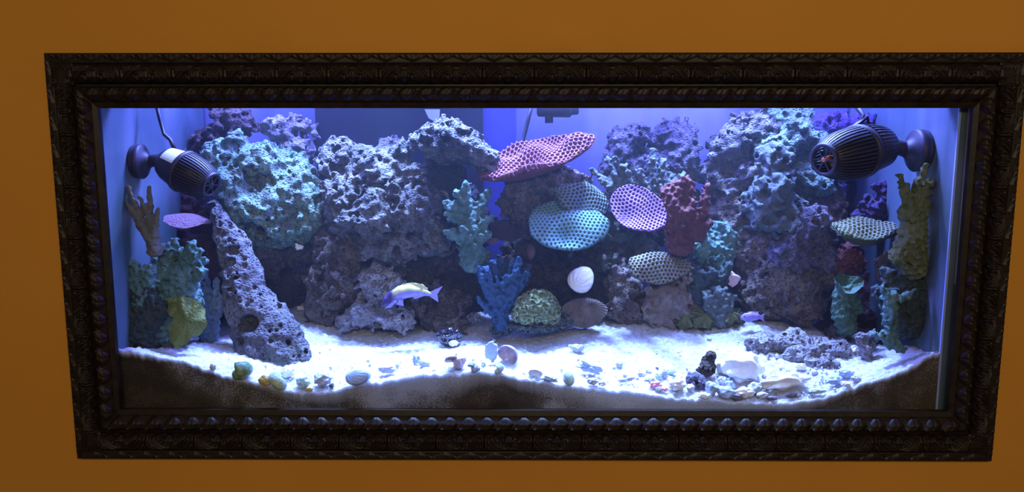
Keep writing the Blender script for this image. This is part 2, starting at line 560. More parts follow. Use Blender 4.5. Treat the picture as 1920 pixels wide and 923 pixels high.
bp = N(nt, 'ShaderNodeBump'); bp.inputs['Strength'].default_value = .35; bp.inputs['Distance'].default_value = .006
L.new(ad.outputs[0], bp.inputs['Height']); L.new(bp.outputs['Normal'], b.inputs['Normal'])

WY = 0.014                        # wall face
hx, hz = 0.88, 0.345
V, F = [], []
gx = np.concatenate([np.linspace(-2.2, -hx, 9), np.linspace(-hx, hx, 89)[1:-1], np.linspace(hx, 2.2, 9)])
gz = np.concatenate([np.linspace(0.0, ZC - hz, 9), np.linspace(ZC - hz, ZC + hz, 9)[1:-1], np.linspace(ZC + hz, 2.6, 75)])
nxg, nzg = len(gx), len(gz)
pc = at(1062, 78, WY)
for z in gz:
    for x in gx:
        # an old plaster patch above the frame: a low blistered ridge
        dx, dz = (x - pc.x), (z - pc.z)
        base = 0.0035 * math.exp(-(dx / 0.13) ** 2 - ((dz + .0) / 0.035) ** 2)
        rid = 0.0035 * math.exp(-((dz - 0.010 + 0.9 * dx * dx / .05) / 0.006) ** 2) * math.exp(-(dx / 0.05) ** 2) + 0.0025 * math.exp(-((dz + .012 + .3 * dx) / 0.005) ** 2 - ((dx - .03) / 0.06) ** 2)
        V.append((x, WY - base - rid * 1.6 * (1 + .5 * math.sin(dx * 160)), z))
for j in range(nzg - 1):
    for i in range(nxg - 1):
        cx, cz = (gx[i] + gx[i + 1]) / 2, (gz[j] + gz[j + 1]) / 2
        if abs(cx) < hx and abs(cz - ZC) < hz: continue
        F.append([j * nxg + i, j * nxg + i + 1, (j + 1) * nxg + i + 1, (j + 1) * nxg + i])
wall = link('wall_front', mesh_np('wall_front', V, F), wm)
tag(wall, 'orange painted plaster wall around the aquarium', None, kind='structure')
wall.data.validate()
# reveal of the hole
rv = []
for (x0, x1, z0, z1) in ((-hx - .01, -hx, ZC - hz, ZC + hz), (hx, hx + .01, ZC - hz, ZC + hz), (-hx - .01, hx + .01, ZC - hz - .01, ZC - hz), (-hx - .01, hx + .01, ZC + hz, ZC + hz + .01)):
    o = link('trim_1' if not rv else 'trim_%d' % (len(rv) + 1), box_mesh(x0, x1, WY, WY + .10, z0, z1), M['black_plastic']); rv.append(o)
    tag(o, kind='structure')

# floor of the room, unseen dark cupboard behind the wall, added so LED light cannot leak
fm = mottled('room_floor', [(.18, .12, .08), (.24, .17, .11)], 4, bump=0)
tag(link('floor', box_mesh(-3, 3, -4, WY, -.02, 0), fm), kind='structure')
cup = plain('cupboard_dark', (.05, .05, .055), .8)
for nm, a in (('wall_back', (-1.05, 1.05, .80, .82, .6, 2.3)), ('wall_left', (-1.07, -1.05, WY + .01, .82, .6, 2.3)), ('wall_right', (1.05, 1.07, WY + .01, .82, .6, 2.3)),
              ('ceiling', (-1.07, 1.07, WY + .01, .82, 2.3, 2.32)), ('trim_5', (-1.07, 1.07, WY + .01, .82, .58, .6))):
    tag(link(nm, box_mesh(*a), cup), kind='structure')

# ------------------------------------------------------------------ the carved frame
fr_m, nt, b = new_mat('carved_dark_wood')
L = nt.links
tc = N(nt, 'ShaderNodeTexCoord')
n1 = N(nt, 'ShaderNodeTexNoise'); n1.inputs['Scale'].default_value = 60; n1.inputs['Detail'].default_value = 4
L.new(tc.outputs['Object'], n1.inputs['Vector'])
rp = N(nt, 'ShaderNodeValToRGB')
rp.color_ramp.elements[0].position = .35; rp.color_ramp.elements[0].color = (.007, .004, .003, 1)
rp.color_ramp.elements[1].position = .72; rp.color_ramp.elements[1].color = (.020, .012, .009, 1)
L.new(n1.outputs['Fac'], rp.inputs['Fac']); L.new(rp.outputs['Color'], b.inputs['Base Color'])
b.inputs['Roughness'].default_value = .46; b.inputs['Specular IOR Level'].default_value = .27
bp = N(nt, 'ShaderNodeBump'); bp.inputs['Strength'].default_value = .25; bp.inputs['Distance'].default_value = .001
L.new(n1.outputs['Fac'], bp.inputs['Height']); L.new(bp.outputs['Normal'], b.inputs['Normal'])

FW, FH = 0.920, 0.4005            # frame outer half sizes
MW = FW - OPW                     # moulding width on the sides
MH = FH - OPH
frame = empty('picture_frame', (0, 0, ZC - FH), 'dark carved wooden picture frame with acanthus leaves around the aquarium', 'frame')
# moulding profile: (u from outer edge 0 to inner edge 1, y depth)
PROF = [(0, WY + .001), (0, .001), (.025, -.003), (.185, -.003), (.20, .001), (.215, .0), (.23, -.005), (.33, -.012), (.45, -.012), (.54, -.005), (.565, .003),
        (.60, .003), (.615, -.003), (.66, -.006), (.76, -.004), (.85, .003), (.885, .006), (.90, .003), (1.0, .006), (1.0, GY)]



def rail(side):
    V, F = [], []
    for (u, y) in PROF:
        x = FW - u * MW; z = FH - u * MH
        if side == 'top': V += [(-x, y, z), (x, y, z)]
        if side == 'bottom': V += [(x, y, -z), (-x, y, -z)]
        if side == 'left': V += [(-x, y, -z), (-x, y, z)]
        if side == 'right': V += [(x, y, z), (x, y, -z)]
    n = len(PROF)
    for j in range(n - 1):
        F.append([2 * j, 2 * j + 2, 2 * j + 3, 2 * j + 1])
    F.append([0, 1, 2 * n - 1, 2 * n - 2])
    me = mesh_np('rail', V, F, False)
    o = link('frame_rail', me, fr_m, frame, (0, 0, FH))
    return o


for s_ in ('top', 'bottom', 'left', 'right'): rail(s_)


def relief(nx, nz, wx, wz, fn, base):
    """heightfield patch, x along the rail, z across (positive = outwards), relief towards -y"""
    X = np.linspace(-.5, .5, nx); Z = np.linspace(0, 1, nz)
    SX, TZ = np.meshgrid(X, Z, indexing='ij')
    Hh = fn(SX, TZ)
    V = np.stack([SX * wx, base(TZ) - Hh, (0.5 - TZ) * wz], -1).reshape(-1, 3)
    i, j = np.meshgrid(np.arange(nx - 1), np.arange(nz - 1), indexing='ij')
    a = i * nz + j
    F = np.stack([a, a + nz, a + nz + 1, a + 1], -1).reshape(-1, 4)[:, ::-1]
    return mesh_np('relief', V, F)


def profy(t, u0, u1):
    return np.interp(u0 + t * (u1 - u0), [p[0] for p in PROF[1:-1]], [p[1] for p in PROF[1:-1]])


def acanthus(s, t):
    a = np.abs(s)
    env = np.clip((.455 - a) / .04, 0, 1) * np.clip(t / .10, 0, 1) * np.clip((.92 + .06 * np.cos(a * 24) - t) / .10, 0, 1)
    # leaf lobes: concentric arcs springing from the base of the tongue, curling outwards
    r = np.sqrt((a * 1.0) ** 2 + ((t - .95) * .46) ** 2)
    lobes = .5 + .5 * np.cos(2 * PI * (r / .092 + .12))
    h = env * (.0018 + .0048 * lobes * np.clip(r * 5, .3, 1))
    # C scroll beside the tongue
    ey = np.sqrt(((a - .155) / .060) ** 2 + ((t - .62) / .20) ** 2)
    h = np.where(ey < 1.25, env * (.0022 + .0058 * np.exp(-((ey - .90) / .24) ** 2)), h)
    # tongue with a raised U rim and a rib
    tg = np.sqrt((s / .052) ** 2 + (np.clip(np.abs(t - .60) - .20, 0, 1) / .13) ** 2)
    h = np.where(tg < 1.5, env * (.0030 + .0062 * np.exp(-((tg - 1.0) / .30) ** 2) + .0045 * np.exp(-(tg / .35) ** 2)), h)
    # paired darts between two leaves
    dt = (np.exp(-((a - .475) / .010) ** 2)) * np.clip(t / .08, 0, 1) * np.clip((1 - t) / .08, 0, 1)
    return np.maximum(h, .0068 * dt)


def gadroon(s, t):
    # slanting comma lobes that point to the outer edge, a small bead in each gap
    c = -.34 * (t - .5) + .55 * (t - .45) ** 2
    q = s - c
    w_ = .40 * np.clip(np.sin(PI * np.clip(.10 + .86 * t, 0, 1)), 0, 1) ** .75 + 1e-4
    h = .0062 * np.sqrt(np.clip(1 - (q / w_) ** 2, 0, 1)) * np.clip(.35 + 1.1 * t, 0, 1) * np.clip((1 - t) / .16, 0, 1) ** .5
    h -= .0014 * np.exp(-((q / w_) / .16) ** 2) * (h > 0)
    bd = np.sqrt(((s - .40) / .10) ** 2 + ((t - .20) / .12) ** 2)
    return np.maximum(np.clip(h, 0, 1), .0062 * np.sqrt(np.clip(1 - bd ** 2, 0, 1)))


def leaftip(s, t):
    a = np.abs(s)
    edge = .25 + .65 * (1 - (a / .5) ** 1.5)
    h = .0014 * np.clip((edge - t) / .10, 0, 1) + .0007 * np.cos(26 * np.sqrt(s * s + ((t + .2) * .35) ** 2)) * (t < edge)
    h += .0009 * np.exp(-(s / .04) ** 2) * np.clip((.9 - t) / .1, 0, 1)
    return h * np.clip(t / .08, 0, 1) * np.clip((1 - t) / .08, 0, 1)


me_ac = {}


def row(side, name, count, u0, u1, fn, nx, nz, group_inset):
    horiz = side in ('top', 'bottom')
    half = (FW if horiz else FH)
    wdt = (MH if horiz else MW)
    um = (u0 + u1) / 2
    inner = half - u1 * (MW if horiz else MH) - group_inset
    pitch = 2 * inner / count
    key = (name, horiz, round(pitch, 4))
    if key not in me_ac:
        me_ac[key] = relief(nx, nz, pitch, (u1 - u0) * wdt, fn, lambda t: profy(t, u0, u1) - .0005)
        me_ac[key].materials.append(fr_m)
    for i in range(count):
        o = bpy.data.objects.new(name, me_ac[key]); COL.objects.link(o); o.parent = frame
        c = -inner + pitch * (i + .5)
        off = (FH if horiz else FW) - um * wdt
        if side == 'top': o.location = (c, 0, FH + off); ang = 0
        if side == 'bottom': o.location = (c, 0, FH - off); ang = PI
        if side == 'right': o.location = (off, 0, FH + c); ang = PI / 2
        if side == 'left': o.location = (-off, 0, FH + c); ang = -PI / 2
        o.rotation_euler = (0, ang, 0)


for s_ in ('top', 'bottom', 'left', 'right'):
    hz_ = s_ in ('top', 'bottom')
    row(s_, 'acanthus_carving', 18 if hz_ else 7, .215, .565, acanthus, 72, 34, 0.0)
    row(s_, 'gadroon_carving', 46 if hz_ else 17, .60, .88, gadroon, 26, 22, -.010)
    row(s_, 'leaf_tip_carving', 36 if hz_ else 15, .02, .19, leaftip, 28, 14, -.004)
# corner leaves on the wide cove
cr_me = relief(34, 34, .042, .040, lambda s, t: .004 + .0045 * np.abs(np.cos(22 * np.sqrt((s + .5) ** 2 + (t - 1) ** 2))) * np.clip((.5 - np.abs(s)) * 9, 0, 1) * np.clip(t * 8, 0, 1) * np.clip((1 - t) * 8, 0, 1), lambda t: 0 * t - .003)
cr_me.materials.append(fr_m)
for sx in (-1, 1):
    for sz in (-1, 1):
        o = bpy.data.objects.new('corner_carving', cr_me); COL.objects.link(o); o.parent = frame
        o.location = (sx * (FW - .39 * MW), 0, FH + sz * (FH - .39 * MH)); o.rotation_euler = (0, {(-1, 1): 0, (1, 1): PI / 2, (1, -1): PI, (-1, -1): -PI / 2}[(sx, sz)], 0)

# ------------------------------------------------------------------ the aquarium
TY0, TY1 = .032, .560             # inner faces front / back
XL = -.842
XR = at(1786, 300, .05).x         # inner face of the right pane
TZ0, TZ1 = ZC - .36, ZC + .46


def glass_mat(name, tint, refl=1.0, rough=.0):
    m = bpy.data.materials.new(name); m.use_nodes = True
    nt = m.node_tree; nt.nodes.clear()
    out = N(nt, 'ShaderNodeOutputMaterial'); mix = N(nt, 'ShaderNodeMixShader')
    tr = N(nt, 'ShaderNodeBsdfTransparent'); tr.inputs[0].default_value = (*tint, 1)
    gl = N(nt, 'ShaderNodeBsdfGlossy'); gl.inputs['Roughness'].default_value = rough
    fr = N(nt, 'ShaderNodeFresnel'); fr.inputs[0].default_value = 1.33
    mu = N(nt, 'ShaderNodeMath', operation='MULTIPLY'); mu.inputs[1].default_value = refl
    nt.links.new(fr.outputs[0], mu.inputs[0]); nt.links.new(mu.outputs[0], mix.inputs[0])
    nt.links.new(tr.outputs[0], mix.inputs[1]); nt.links.new(gl.outputs[0], mix.inputs[2])
    nt.links.new(mix.outputs[0], out.inputs[0])
    return m


def streaky(name, c0, c1, c2, rough, streak=9.0, gloss=.5):
    """painted or algae-filmed glass: vertical wipe marks and blotches"""
    m, nt, b = new_mat(name); L = nt.links
    tc = N(nt, 'ShaderNodeTexCoord')
    mp = N(nt, 'ShaderNodeMapping'); mp.inputs['Scale'].default_value = (1, 1, .10)
    n1 = N(nt, 'ShaderNodeTexNoise'); n1.inputs['Scale'].default_value = streak; n1.inputs['Detail'].default_value = 5
    n2 = N(nt, 'ShaderNodeTexNoise'); n2.inputs['Scale'].default_value = 5; n2.inputs['Detail'].default_value = 6
    L.new(tc.outputs['Object'], mp.inputs[0]); L.new(mp.outputs[0], n1.inputs['Vector']); L.new(tc.outputs['Object'], n2.inputs['Vector'])
    a = N(nt, 'ShaderNodeMath', operation='MULTIPLY_ADD'); a.inputs[1].default_value = .5
    L.new(n1.outputs['Fac'], a.inputs[0]); mm = N(nt, 'ShaderNodeMath', operation='MULTIPLY'); mm.inputs[1].default_value = .5
    L.new(n2.outputs['Fac'], mm.inputs[0]); L.new(mm.outputs[0], a.inputs[2])
    r = N(nt, 'ShaderNodeValToRGB')
    r.color_ramp.elements[0].position = .34; r.color_ramp.elements[0].color = (*c0, 1)
    r.color_ramp.elements[1].position = .64; r.color_ramp.elements[1].color = (*c2, 1)
    e = r.color_ramp.elements.new(.5); e.color = (*c1, 1)
    L.new(a.outputs[0], r.inputs['Fac']); L.new(r.outputs['Color'], b.inputs['Base Color'])
    b.inputs['Roughness'].default_value = rough; b.inputs['Specular IOR Level'].default_value = gloss
    return m


tank = empty('aquarium', (0, TY0, TZ0), 'long glass fish tank set into the orange wall', 'aquarium')
T0 = Vector((0, TY0, TZ0))


def tpart(name, a, mat):
    x0, x1, y0, y1, z0, z1 = a
    o = link(name, box_mesh(x0, x1, y0 - TY0, y1 - TY0, z0 - TZ0, z1 - TZ0), mat, tank)
    return o


glass = glass_mat('clear_glass', (.97, .985, .99), .6)
backm = streaky('back_pane_film', (.070, .082, .145), (.112, .128, .215), (.19, .205, .30), .5)
sidem = streaky('side_pane_film', (.045, .080, .095), (.082, .125, .150), (.15, .185, .225), .35, 14)
tpart('front_pane', (XL - .012, XR + .012, GY, TY0, TZ0, TZ1), glass)
tpart('side_pane', (XL - .012, XL, TY0, TY1, TZ0, TZ1), sidem)['label'] = 'left side pane filmed with algae'
tpart('side_pane', (XR, XR + .012, TY0, TY1, TZ0, TZ1), sidem)['label'] = 'right side pane with wiped streaks'
tpart('back_pane', (XL - .012, XR + .012, TY1, TY1 + .012, TZ0, TZ1), backm)
tpart('bottom_pane', (XL, XR, TY0, TY1, TZ0 - .012, TZ0), M['black_plastic'])
seam_b = plain('silicone_clear', (.35, .45, .85), .3)
tpart('silicone_seam', (XR - .004, XR, TY0, TY0 + .004, TZ0, TZ1), seam_b)
tpart('silicone_seam', (XL, XL + .004, TY1 - .006, TY1, TZ0, TZ1), M['seal'])
tpart('silicone_seam', (XR - .006, XR, TY1 - .006, TY1, TZ0, TZ1), M['seal'])
tpart('edge_strip', (XR + .0135, XR + .0165, TY0 - .006, TY0 + .02, ZC - .045, TZ1), plain('strip_cream', (.72, .62, .48), .5))
# overflow box: dark acrylic tower against the back pane
ovx0, ovx1 = at(592, 250, .46).x, at(905, 250, .46).x
ovm = streaky('overflow_acrylic', (.006, .006, .014), (.009, .009, .019), (.013, .013, .025), .35, gloss=.2)
tpart('overflow_box', (ovx0, ovx1, .46, TY1, TZ0, TZ1 - .03), ovm)
ox2 = at(968, 250, .50).x
tpart('overflow_side_panel', (ovx1, ox2, .50, TY1, TZ0, TZ1 - .03), streaky('overflow_panel', (.03, .035, .16), (.05, .055, .24), (.07, .08, .30), .3))

wmat = bpy.data.materials.new('water_haze'); wmat.use_nodes = True
nt = wmat.node_tree; nt.nodes.clear()
out = N(nt, 'ShaderNodeOutputMaterial'); vsn = N(nt, 'ShaderNodeVolumeScatter')
vsn.inputs['Color'].default_value = (.75, .85, 1, 1); vsn.inputs['Density'].default_value = WATER_D; vsn.inputs['Anisotropy'].default_value = .2
nt.links.new(vsn.outputs[0], out.inputs['Volume'])
water = link('water', box_mesh(XL + .0005, XR - .0005, TY0 + .0004, TY1 - .0005, TZ0 + .001, 1.70), wmat)
tag(water, 'slightly hazy salt water filling the tank', 'water', kind='stuff')

# hood with the LED bars (above the opening)
hood = empty('light_hood', (0, .25, 1.97), 'black aquarium light hood above the tank', 'light fixture')
bevel(link('housing', box_mesh(-.78, .78, -.20, .20, .0, .05), M['black_plastic'], hood))

# ------------------------------------------------------------------ sand
FRONT = [(150, 652), (228, 655), (260, 658), (300, 666), (340, 676), (380, 690), (430, 704), (480, 718), (520, 730), (570, 737), (610, 736), (650, 724), (700, 714), (740, 710), (790, 703), (850, 698), (900, 697), (950, 703), (1000, 714), (1060, 722), (1150, 730),
         (1230, 741), (1300, 749), (1370, 755), (1440, 757), (1490, 754), (1540, 745), (1600, 727), (1660, 706), (1710, 685), (1750, 664), (1800, 655)]
BACK = [(150, 640), (240, 645), (380, 636), (450, 622), (540, 603), (600, 606), (700, 622), (800, 622), (900, 622), (1000, 627), (1100, 611), (1200, 608), (1300, 612), (1400, 606), (1500, 618), (1600, 640), (1700, 632), (1750, 650), (1800, 655)]
YF, YB = TY0 + .001, .30
fx = [at(a, b_, YF) for a, b_ in FRONT]; bx_ = [at(a, b_, YB) for a, b_ in BACK]
FXx, FXz = np.array([p.x for p in fx]), np.array([p.z for p in fx])
BXx, BXz = np.array([p.x for p in bx_]), np.array([p.z for p in bx_])


def sand_z(x, y):
    x = np.asarray(x, float); y = np.asarray(y, float)
    zf = np.interp(x, FXx, FXz); zb = np.interp(x, BXx, BXz)
    t = np.clip((y - YF) / (YB - YF), 0, 1.0)
    tt = t ** .9
    z = zf * (1 - tt) + zb * tt
    z = z + .006 * np.sin(x * 17 + 1.3 + 6 * y) * np.sin(y * 21 + x * 4) * np.clip(t * 3, 0, 1) * np.clip((1.2 - t) * 3, 0, 1)
    z = z + np.clip(y - YB, 0, 1) * .05
    return z


def on_sand(px, py):
    """point of the sand bed seen at a pixel"""
    r = ray(px, py)
    Y = TY0 + .002
    prev = None
    while Y < TY1 - .01:
        p = at(px, py, Y)
        if p.z < sand_z(p.x, p.y):
            return Vector((p.x, p.y, float(sand_z(p.x, p.y))))
        Y += .002
    p = at(px, py, .25)
    return Vector((p.x, p.y, float(sand_z(p.x, p.y))))


nxs, nys = 560, 190
X = np.linspace(XL + .001, XR - .001, nxs); Yv = YF + (TY1 - .002 - YF) * np.linspace(0, 1, nys) ** 1.15
GX, GYs = np.meshgrid(X, Yv, indexing='ij')
GZ = sand_z(GX, GYs)
pn = np.stack([GX.ravel(), GYs.ravel(), np.zeros(GX.size)], 1).astype(np.float32)
GZ = GZ + (.0022 * samp(T_SM, pn, .45) + .0012 * samp(T_FI, pn, .16) + .0007 * samp(T_FI, pn, .06)).reshape(GX.shape)
top = np.stack([GX, GYs, GZ], -1).reshape(-1, 3)
nf = 16
fr = []
for j in range(1, nf + 1):
    t = j / nf
    fr.append(np.stack([X, np.full(nxs, YF - .0), GZ[:, 0] * (1 - t) + (TZ0 + .002) * t], -1))
fr = np.stack(fr, 1).reshape(-1, 3)
i, j = np.meshgrid(np.arange(nxs - 1), np.arange(nys - 1), indexing='ij')
a = i * nys + j
F1 = np.stack([a, a + nys, a + nys + 1, a + 1], -1).reshape(-1, 4)
base = nxs * nys
i = np.arange(nxs - 1)
F2 = np.stack([i * nys, base + i * nf, base + (i + 1) * nf, (i + 1) * nys], -1)
i, j = np.meshgrid(np.arange(nxs - 1), np.arange(nf - 1), indexing='ij')
a = base + i * nf + j
F3 = np.stack([a, a + 1, a + nf + 1, a + nf], -1).reshape(-1, 4)
sm, nt, b = new_mat('aragonite_sand'); L = nt.links
tc = N(nt, 'ShaderNodeTexCoord')
g1 = N(nt, 'ShaderNodeTexNoise'); g1.inputs['Scale'].default_value = 420; g1.inputs['Detail'].default_value = 3
L.new(tc.outputs['Object'], g1.inputs['Vector'])
gr = N(nt, 'ShaderNodeValToRGB')
gr.color_ramp.elements[0].position = .30; gr.color_ramp.elements[0].color = (.17, .17, .18, 1)
gr.color_ramp.elements[1].position = .46; gr.color_ramp.elements[1].color = (.39, .40, .42, 1)
L.new(g1.outputs['Fac'], gr.inputs['Fac'])
# brown algae against the front glass, with recess shade and top glow painted in
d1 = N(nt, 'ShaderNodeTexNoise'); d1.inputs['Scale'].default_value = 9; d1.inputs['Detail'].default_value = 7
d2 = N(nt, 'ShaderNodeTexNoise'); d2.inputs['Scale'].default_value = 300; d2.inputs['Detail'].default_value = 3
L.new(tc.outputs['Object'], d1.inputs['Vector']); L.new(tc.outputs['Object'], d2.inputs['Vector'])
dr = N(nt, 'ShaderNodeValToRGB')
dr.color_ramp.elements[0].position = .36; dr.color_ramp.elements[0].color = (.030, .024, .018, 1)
dr.color_ramp.elements[1].position = .66; dr.color_ramp.elements[1].color = (.30, .30, .34, 1)  # bluish pale end paints light scattering through the grains
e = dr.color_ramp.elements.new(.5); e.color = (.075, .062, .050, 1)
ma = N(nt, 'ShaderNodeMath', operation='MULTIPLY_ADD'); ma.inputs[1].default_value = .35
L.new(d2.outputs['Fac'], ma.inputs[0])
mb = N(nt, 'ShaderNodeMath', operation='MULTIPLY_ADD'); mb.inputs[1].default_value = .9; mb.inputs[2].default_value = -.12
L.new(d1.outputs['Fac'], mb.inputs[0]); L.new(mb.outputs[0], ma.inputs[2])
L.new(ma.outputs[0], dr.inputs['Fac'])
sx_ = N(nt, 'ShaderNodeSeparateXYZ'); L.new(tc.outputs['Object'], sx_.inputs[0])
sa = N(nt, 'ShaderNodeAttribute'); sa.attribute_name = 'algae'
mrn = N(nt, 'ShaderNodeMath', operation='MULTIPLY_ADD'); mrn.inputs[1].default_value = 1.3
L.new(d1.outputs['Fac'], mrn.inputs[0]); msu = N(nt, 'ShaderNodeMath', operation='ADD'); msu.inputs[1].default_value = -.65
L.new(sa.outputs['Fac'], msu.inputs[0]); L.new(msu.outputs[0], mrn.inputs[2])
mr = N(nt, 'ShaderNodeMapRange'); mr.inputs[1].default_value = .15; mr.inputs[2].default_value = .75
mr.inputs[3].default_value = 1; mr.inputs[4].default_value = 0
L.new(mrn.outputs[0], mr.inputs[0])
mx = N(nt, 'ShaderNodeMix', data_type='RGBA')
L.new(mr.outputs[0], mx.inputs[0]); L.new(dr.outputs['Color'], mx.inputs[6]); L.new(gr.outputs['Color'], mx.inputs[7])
L.new(mx.outputs[2], b.inputs['Base Color'])
b.inputs['Roughness'].default_value = .9; b.inputs['Specular IOR Level'].default_value = .15
b.inputs['Subsurface Weight'].default_value = .6; b.inputs['Subsurface Scale'].default_value = .03; b.inputs['Subsurface Radius'].default_value = (.8, .9, 1.0)
bp = N(nt, 'ShaderNodeBump'); bp.inputs['Strength'].default_value = .6; bp.inputs['Distance'].default_value = .0015
L.new(g1.outputs['Fac'], bp.inputs['Height']); L.new(bp.outputs['Normal'], b.inputs['Normal'])
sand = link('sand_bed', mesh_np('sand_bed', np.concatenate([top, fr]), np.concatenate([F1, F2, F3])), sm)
ALG_SHADE = [(-.83, 1.6), (-.62, 1.5), (-.50, 1.0), (-.38, .7), (-.28, .5), (-.16, .45), (-.05, .95), (.06, .55), (.16, .25), (.30, .15), (.42, .3), (.52, .8), (.62, 1.3), (.90, 1.7)]
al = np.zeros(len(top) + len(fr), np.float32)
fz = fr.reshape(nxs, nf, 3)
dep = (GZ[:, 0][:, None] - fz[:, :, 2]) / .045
am = np.interp(X, [a_[0] for a_ in ALG_SHADE], [a_[1] for a_ in ALG_SHADE])[:, None]
al[len(top):] = np.clip(dep * am * 1.0 + .18 * am + .12, 0, 1.5).ravel()  # darker with depth: algae plus painted shade, paler at the top for glow
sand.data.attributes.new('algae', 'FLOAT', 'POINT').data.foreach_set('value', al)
tag(sand, 'white sand bed banked against the front glass', 'sand', kind='stuff')
# ------------------------------------------------------------------ live rock
def rock(label, mat, lumps, h=.0032, k=.014, off=None, name='live_rock', cat='rock', **kw):
    pr = [PE(*l) for l in lumps]
    o_ = off if off is not None else rng.rand()
    return sdf_object(name, pr, M[mat], h=h, k=k, fn=lambda D, lo, hh: rough_rock(D, lo, hh, o_, **kw), label=label, cat=cat)


# tall leaning slab, left front
def tall_fn(D, lo, hh):
    D = rough_rock(D, lo, hh, .3, big=.004, mid=.003, knob=.003, pit=.03, spit=.012, pop=.003)
    # the cave worn into its face and two smaller holes
    ax = [lo[q] + hh * np.arange(D.shape[q]) for q in range(3)]
    X_, Y_, Z_ = np.meshgrid(*ax, indexing='ij')
    for (px, py, Y, rx, ry, rd) in ((462, 608, .135, 22, 17, .045), (540, 655, .10, 8, 6, .02), (455, 500, .17, 8, 7, .016)):
        c = at(px, py, Y); s = mpp(px, py, Y)
        q = np.sqrt(((X_ - c.x) / (rx * s)) ** 2 + ((Y_ - c.y) / rd) ** 2 + ((Z_ - c.z) / (ry * s)) ** 2)
        D = np.maximum(D, (1 - q) * min(rx, ry) * s)
    return D.astype(np.float32)


sdf_object('live_rock', [slab([(392, 380), (404, 374), (416, 392), (440, 420), (466, 458), (484, 492), (494, 535), (530, 575), (560, 612), (579, 655), (582, 700), (530, 706), (478, 694), (446, 668), (430, 620), (420, 560), (412, 500), (407, 440), (396, 404)], .135, .34, .036, .008)],
           M['rock_tall'], h=.0026, k=.01, fn=tall_fn, label='tall pointed purple grey rock slab leaning left of the cave, its foot on the sand', cat='rock')
# left back
rock('knobbly brown rock arm rising behind the left pump', 'rock_brown', [
    (432, 222, .46, 40, 15, .04, 4), (400, 250, .46, 22, 18, .035, 50), (372, 272, .45, 24, 14, .03, -35), (448, 240, .46, 26, 12, .035, 0), (350, 290, .45, 18, 14, .03, -35)], pit=.02, big=.01)
rock('small white topped rock left of the black overflow box', 'rock_pale', [
    (520, 244, .44, 20, 14, .03, -10), (560, 240, .45, 30, 14, .035, 5), (552, 268, .45, 32, 22, .035, 30), (575, 288, .46, 17, 20, .03, 0)], pit=.02, big=.010)
rock('big pale green rock with algae glow behind the left pump', 'rock_green', [
    (440, 300, .38, 50, 44, .07, 10), (500, 310, .37, 62, 40, .07, 12), (560, 360, .36, 48, 46, .06, 35), (470, 370, .35, 72, 62, .08, 0), (540, 410, .36, 60, 42, .07, 15), (580, 400, .37, 34, 42, .05, 0), (480, 430, .40, 60, 34, .07)], big=.014, h=.0035)
rock('brown rock shelf below the pale green rock, roof of the cave', 'rock_brown', [
    (470, 470, .43, 74, 42, .05, 5), (540, 470, .42, 45, 30, .05, -15), (520, 520, .50, 60, 50, .03, 0), (450, 540, .48, 48, 48, .04, 0), (585, 470, .44, 28, 24, .04, 0)], h=.0042)
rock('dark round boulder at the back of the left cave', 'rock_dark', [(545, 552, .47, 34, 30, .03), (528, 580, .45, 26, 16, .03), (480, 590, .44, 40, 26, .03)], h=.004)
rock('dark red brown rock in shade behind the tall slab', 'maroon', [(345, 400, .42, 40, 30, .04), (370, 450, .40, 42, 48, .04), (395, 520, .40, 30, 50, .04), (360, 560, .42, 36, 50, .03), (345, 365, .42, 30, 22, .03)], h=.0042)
# centre left tower
rock('large craggy grey rock crowning the centre left tower', 'rock_grey', [
    (640, 308, .39, 42, 38, .06, 0), (688, 312, .38, 44, 40, .06, 0), (745, 295, .38, 34, 26, .05, 0), (735, 340, .36, 56, 44, .07, 0), (660, 360, .36, 46, 50, .07, 0), (764, 334, .38, 20, 30, .05, 0)], big=.016, knob=.013, h=.003)
rock('wide craggy grey rock in the middle of the centre left tower', 'rock_grey', [
    (700, 400, .34, 88, 46, .08, 0), (770, 400, .33, 62, 56, .07, 10), (806, 374, .36, 22, 20, .04, 30), (730, 450, .33, 80, 40, .07, 0), (800, 440, .34, 40, 44, .06, 0), (650, 400, .35, 40, 50, .06, 0)], big=.016, knob=.013, h=.003, off=.37)
rock('brown rock under the craggy grey rocks, pitted base of the tower', 'rock_brown', [
    (640, 470, .36, 54, 44, .06, 0), (650, 540, .34, 66, 60, .07, 0), (620, 580, .35, 40, 34, .05, 0), (700, 500, .37, 60, 50, .05, 0), (690, 560, .37, 50, 50, .05, 0)], h=.0034)
rock('pale pitted flat stone leaning at the foot of the tower behind the fish', 'rock_pale', [
    (715, 540, .285, 42, 46, .030, -25), (700, 590, .27, 48, 24, .035, 10), (735, 600, .26, 34, 22, .035, 15), (660, 602, .27, 28, 12, .02, -12)], big=.006, knob=.003, pit=.03, h=.0028)
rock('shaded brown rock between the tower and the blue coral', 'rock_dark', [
    (810, 500, .42, 66, 50, .05, 0), (860, 470, .44, 40, 44, .04), (790, 560, .40, 60, 36, .05), (860, 540, .42, 42, 60, .04)], h=.004)
rock('low pitted brown rock on the sand left of the blue coral', 'rock_brown', [
    (800, 590, .31, 38, 28, .045, 0), (842, 575, .33, 34, 34, .045, 0), (850, 604, .31, 30, 18, .04, 0), (780, 560, .35, 26, 26, .04)], h=.003)
rock('grey pitted rock like a flat cap in front of the overflow box', 'rock_grey', [
    (845, 262, .33, 66, 28, .06, 6), (800, 258, .33, 34, 22, .05, -20), (895, 285, .33, 42, 24, .05, 22), (848, 284, .33, 58, 20, .05, 0), (838, 240, .33, 24, 12, .03)], big=.008, pit=.03, off=.63)
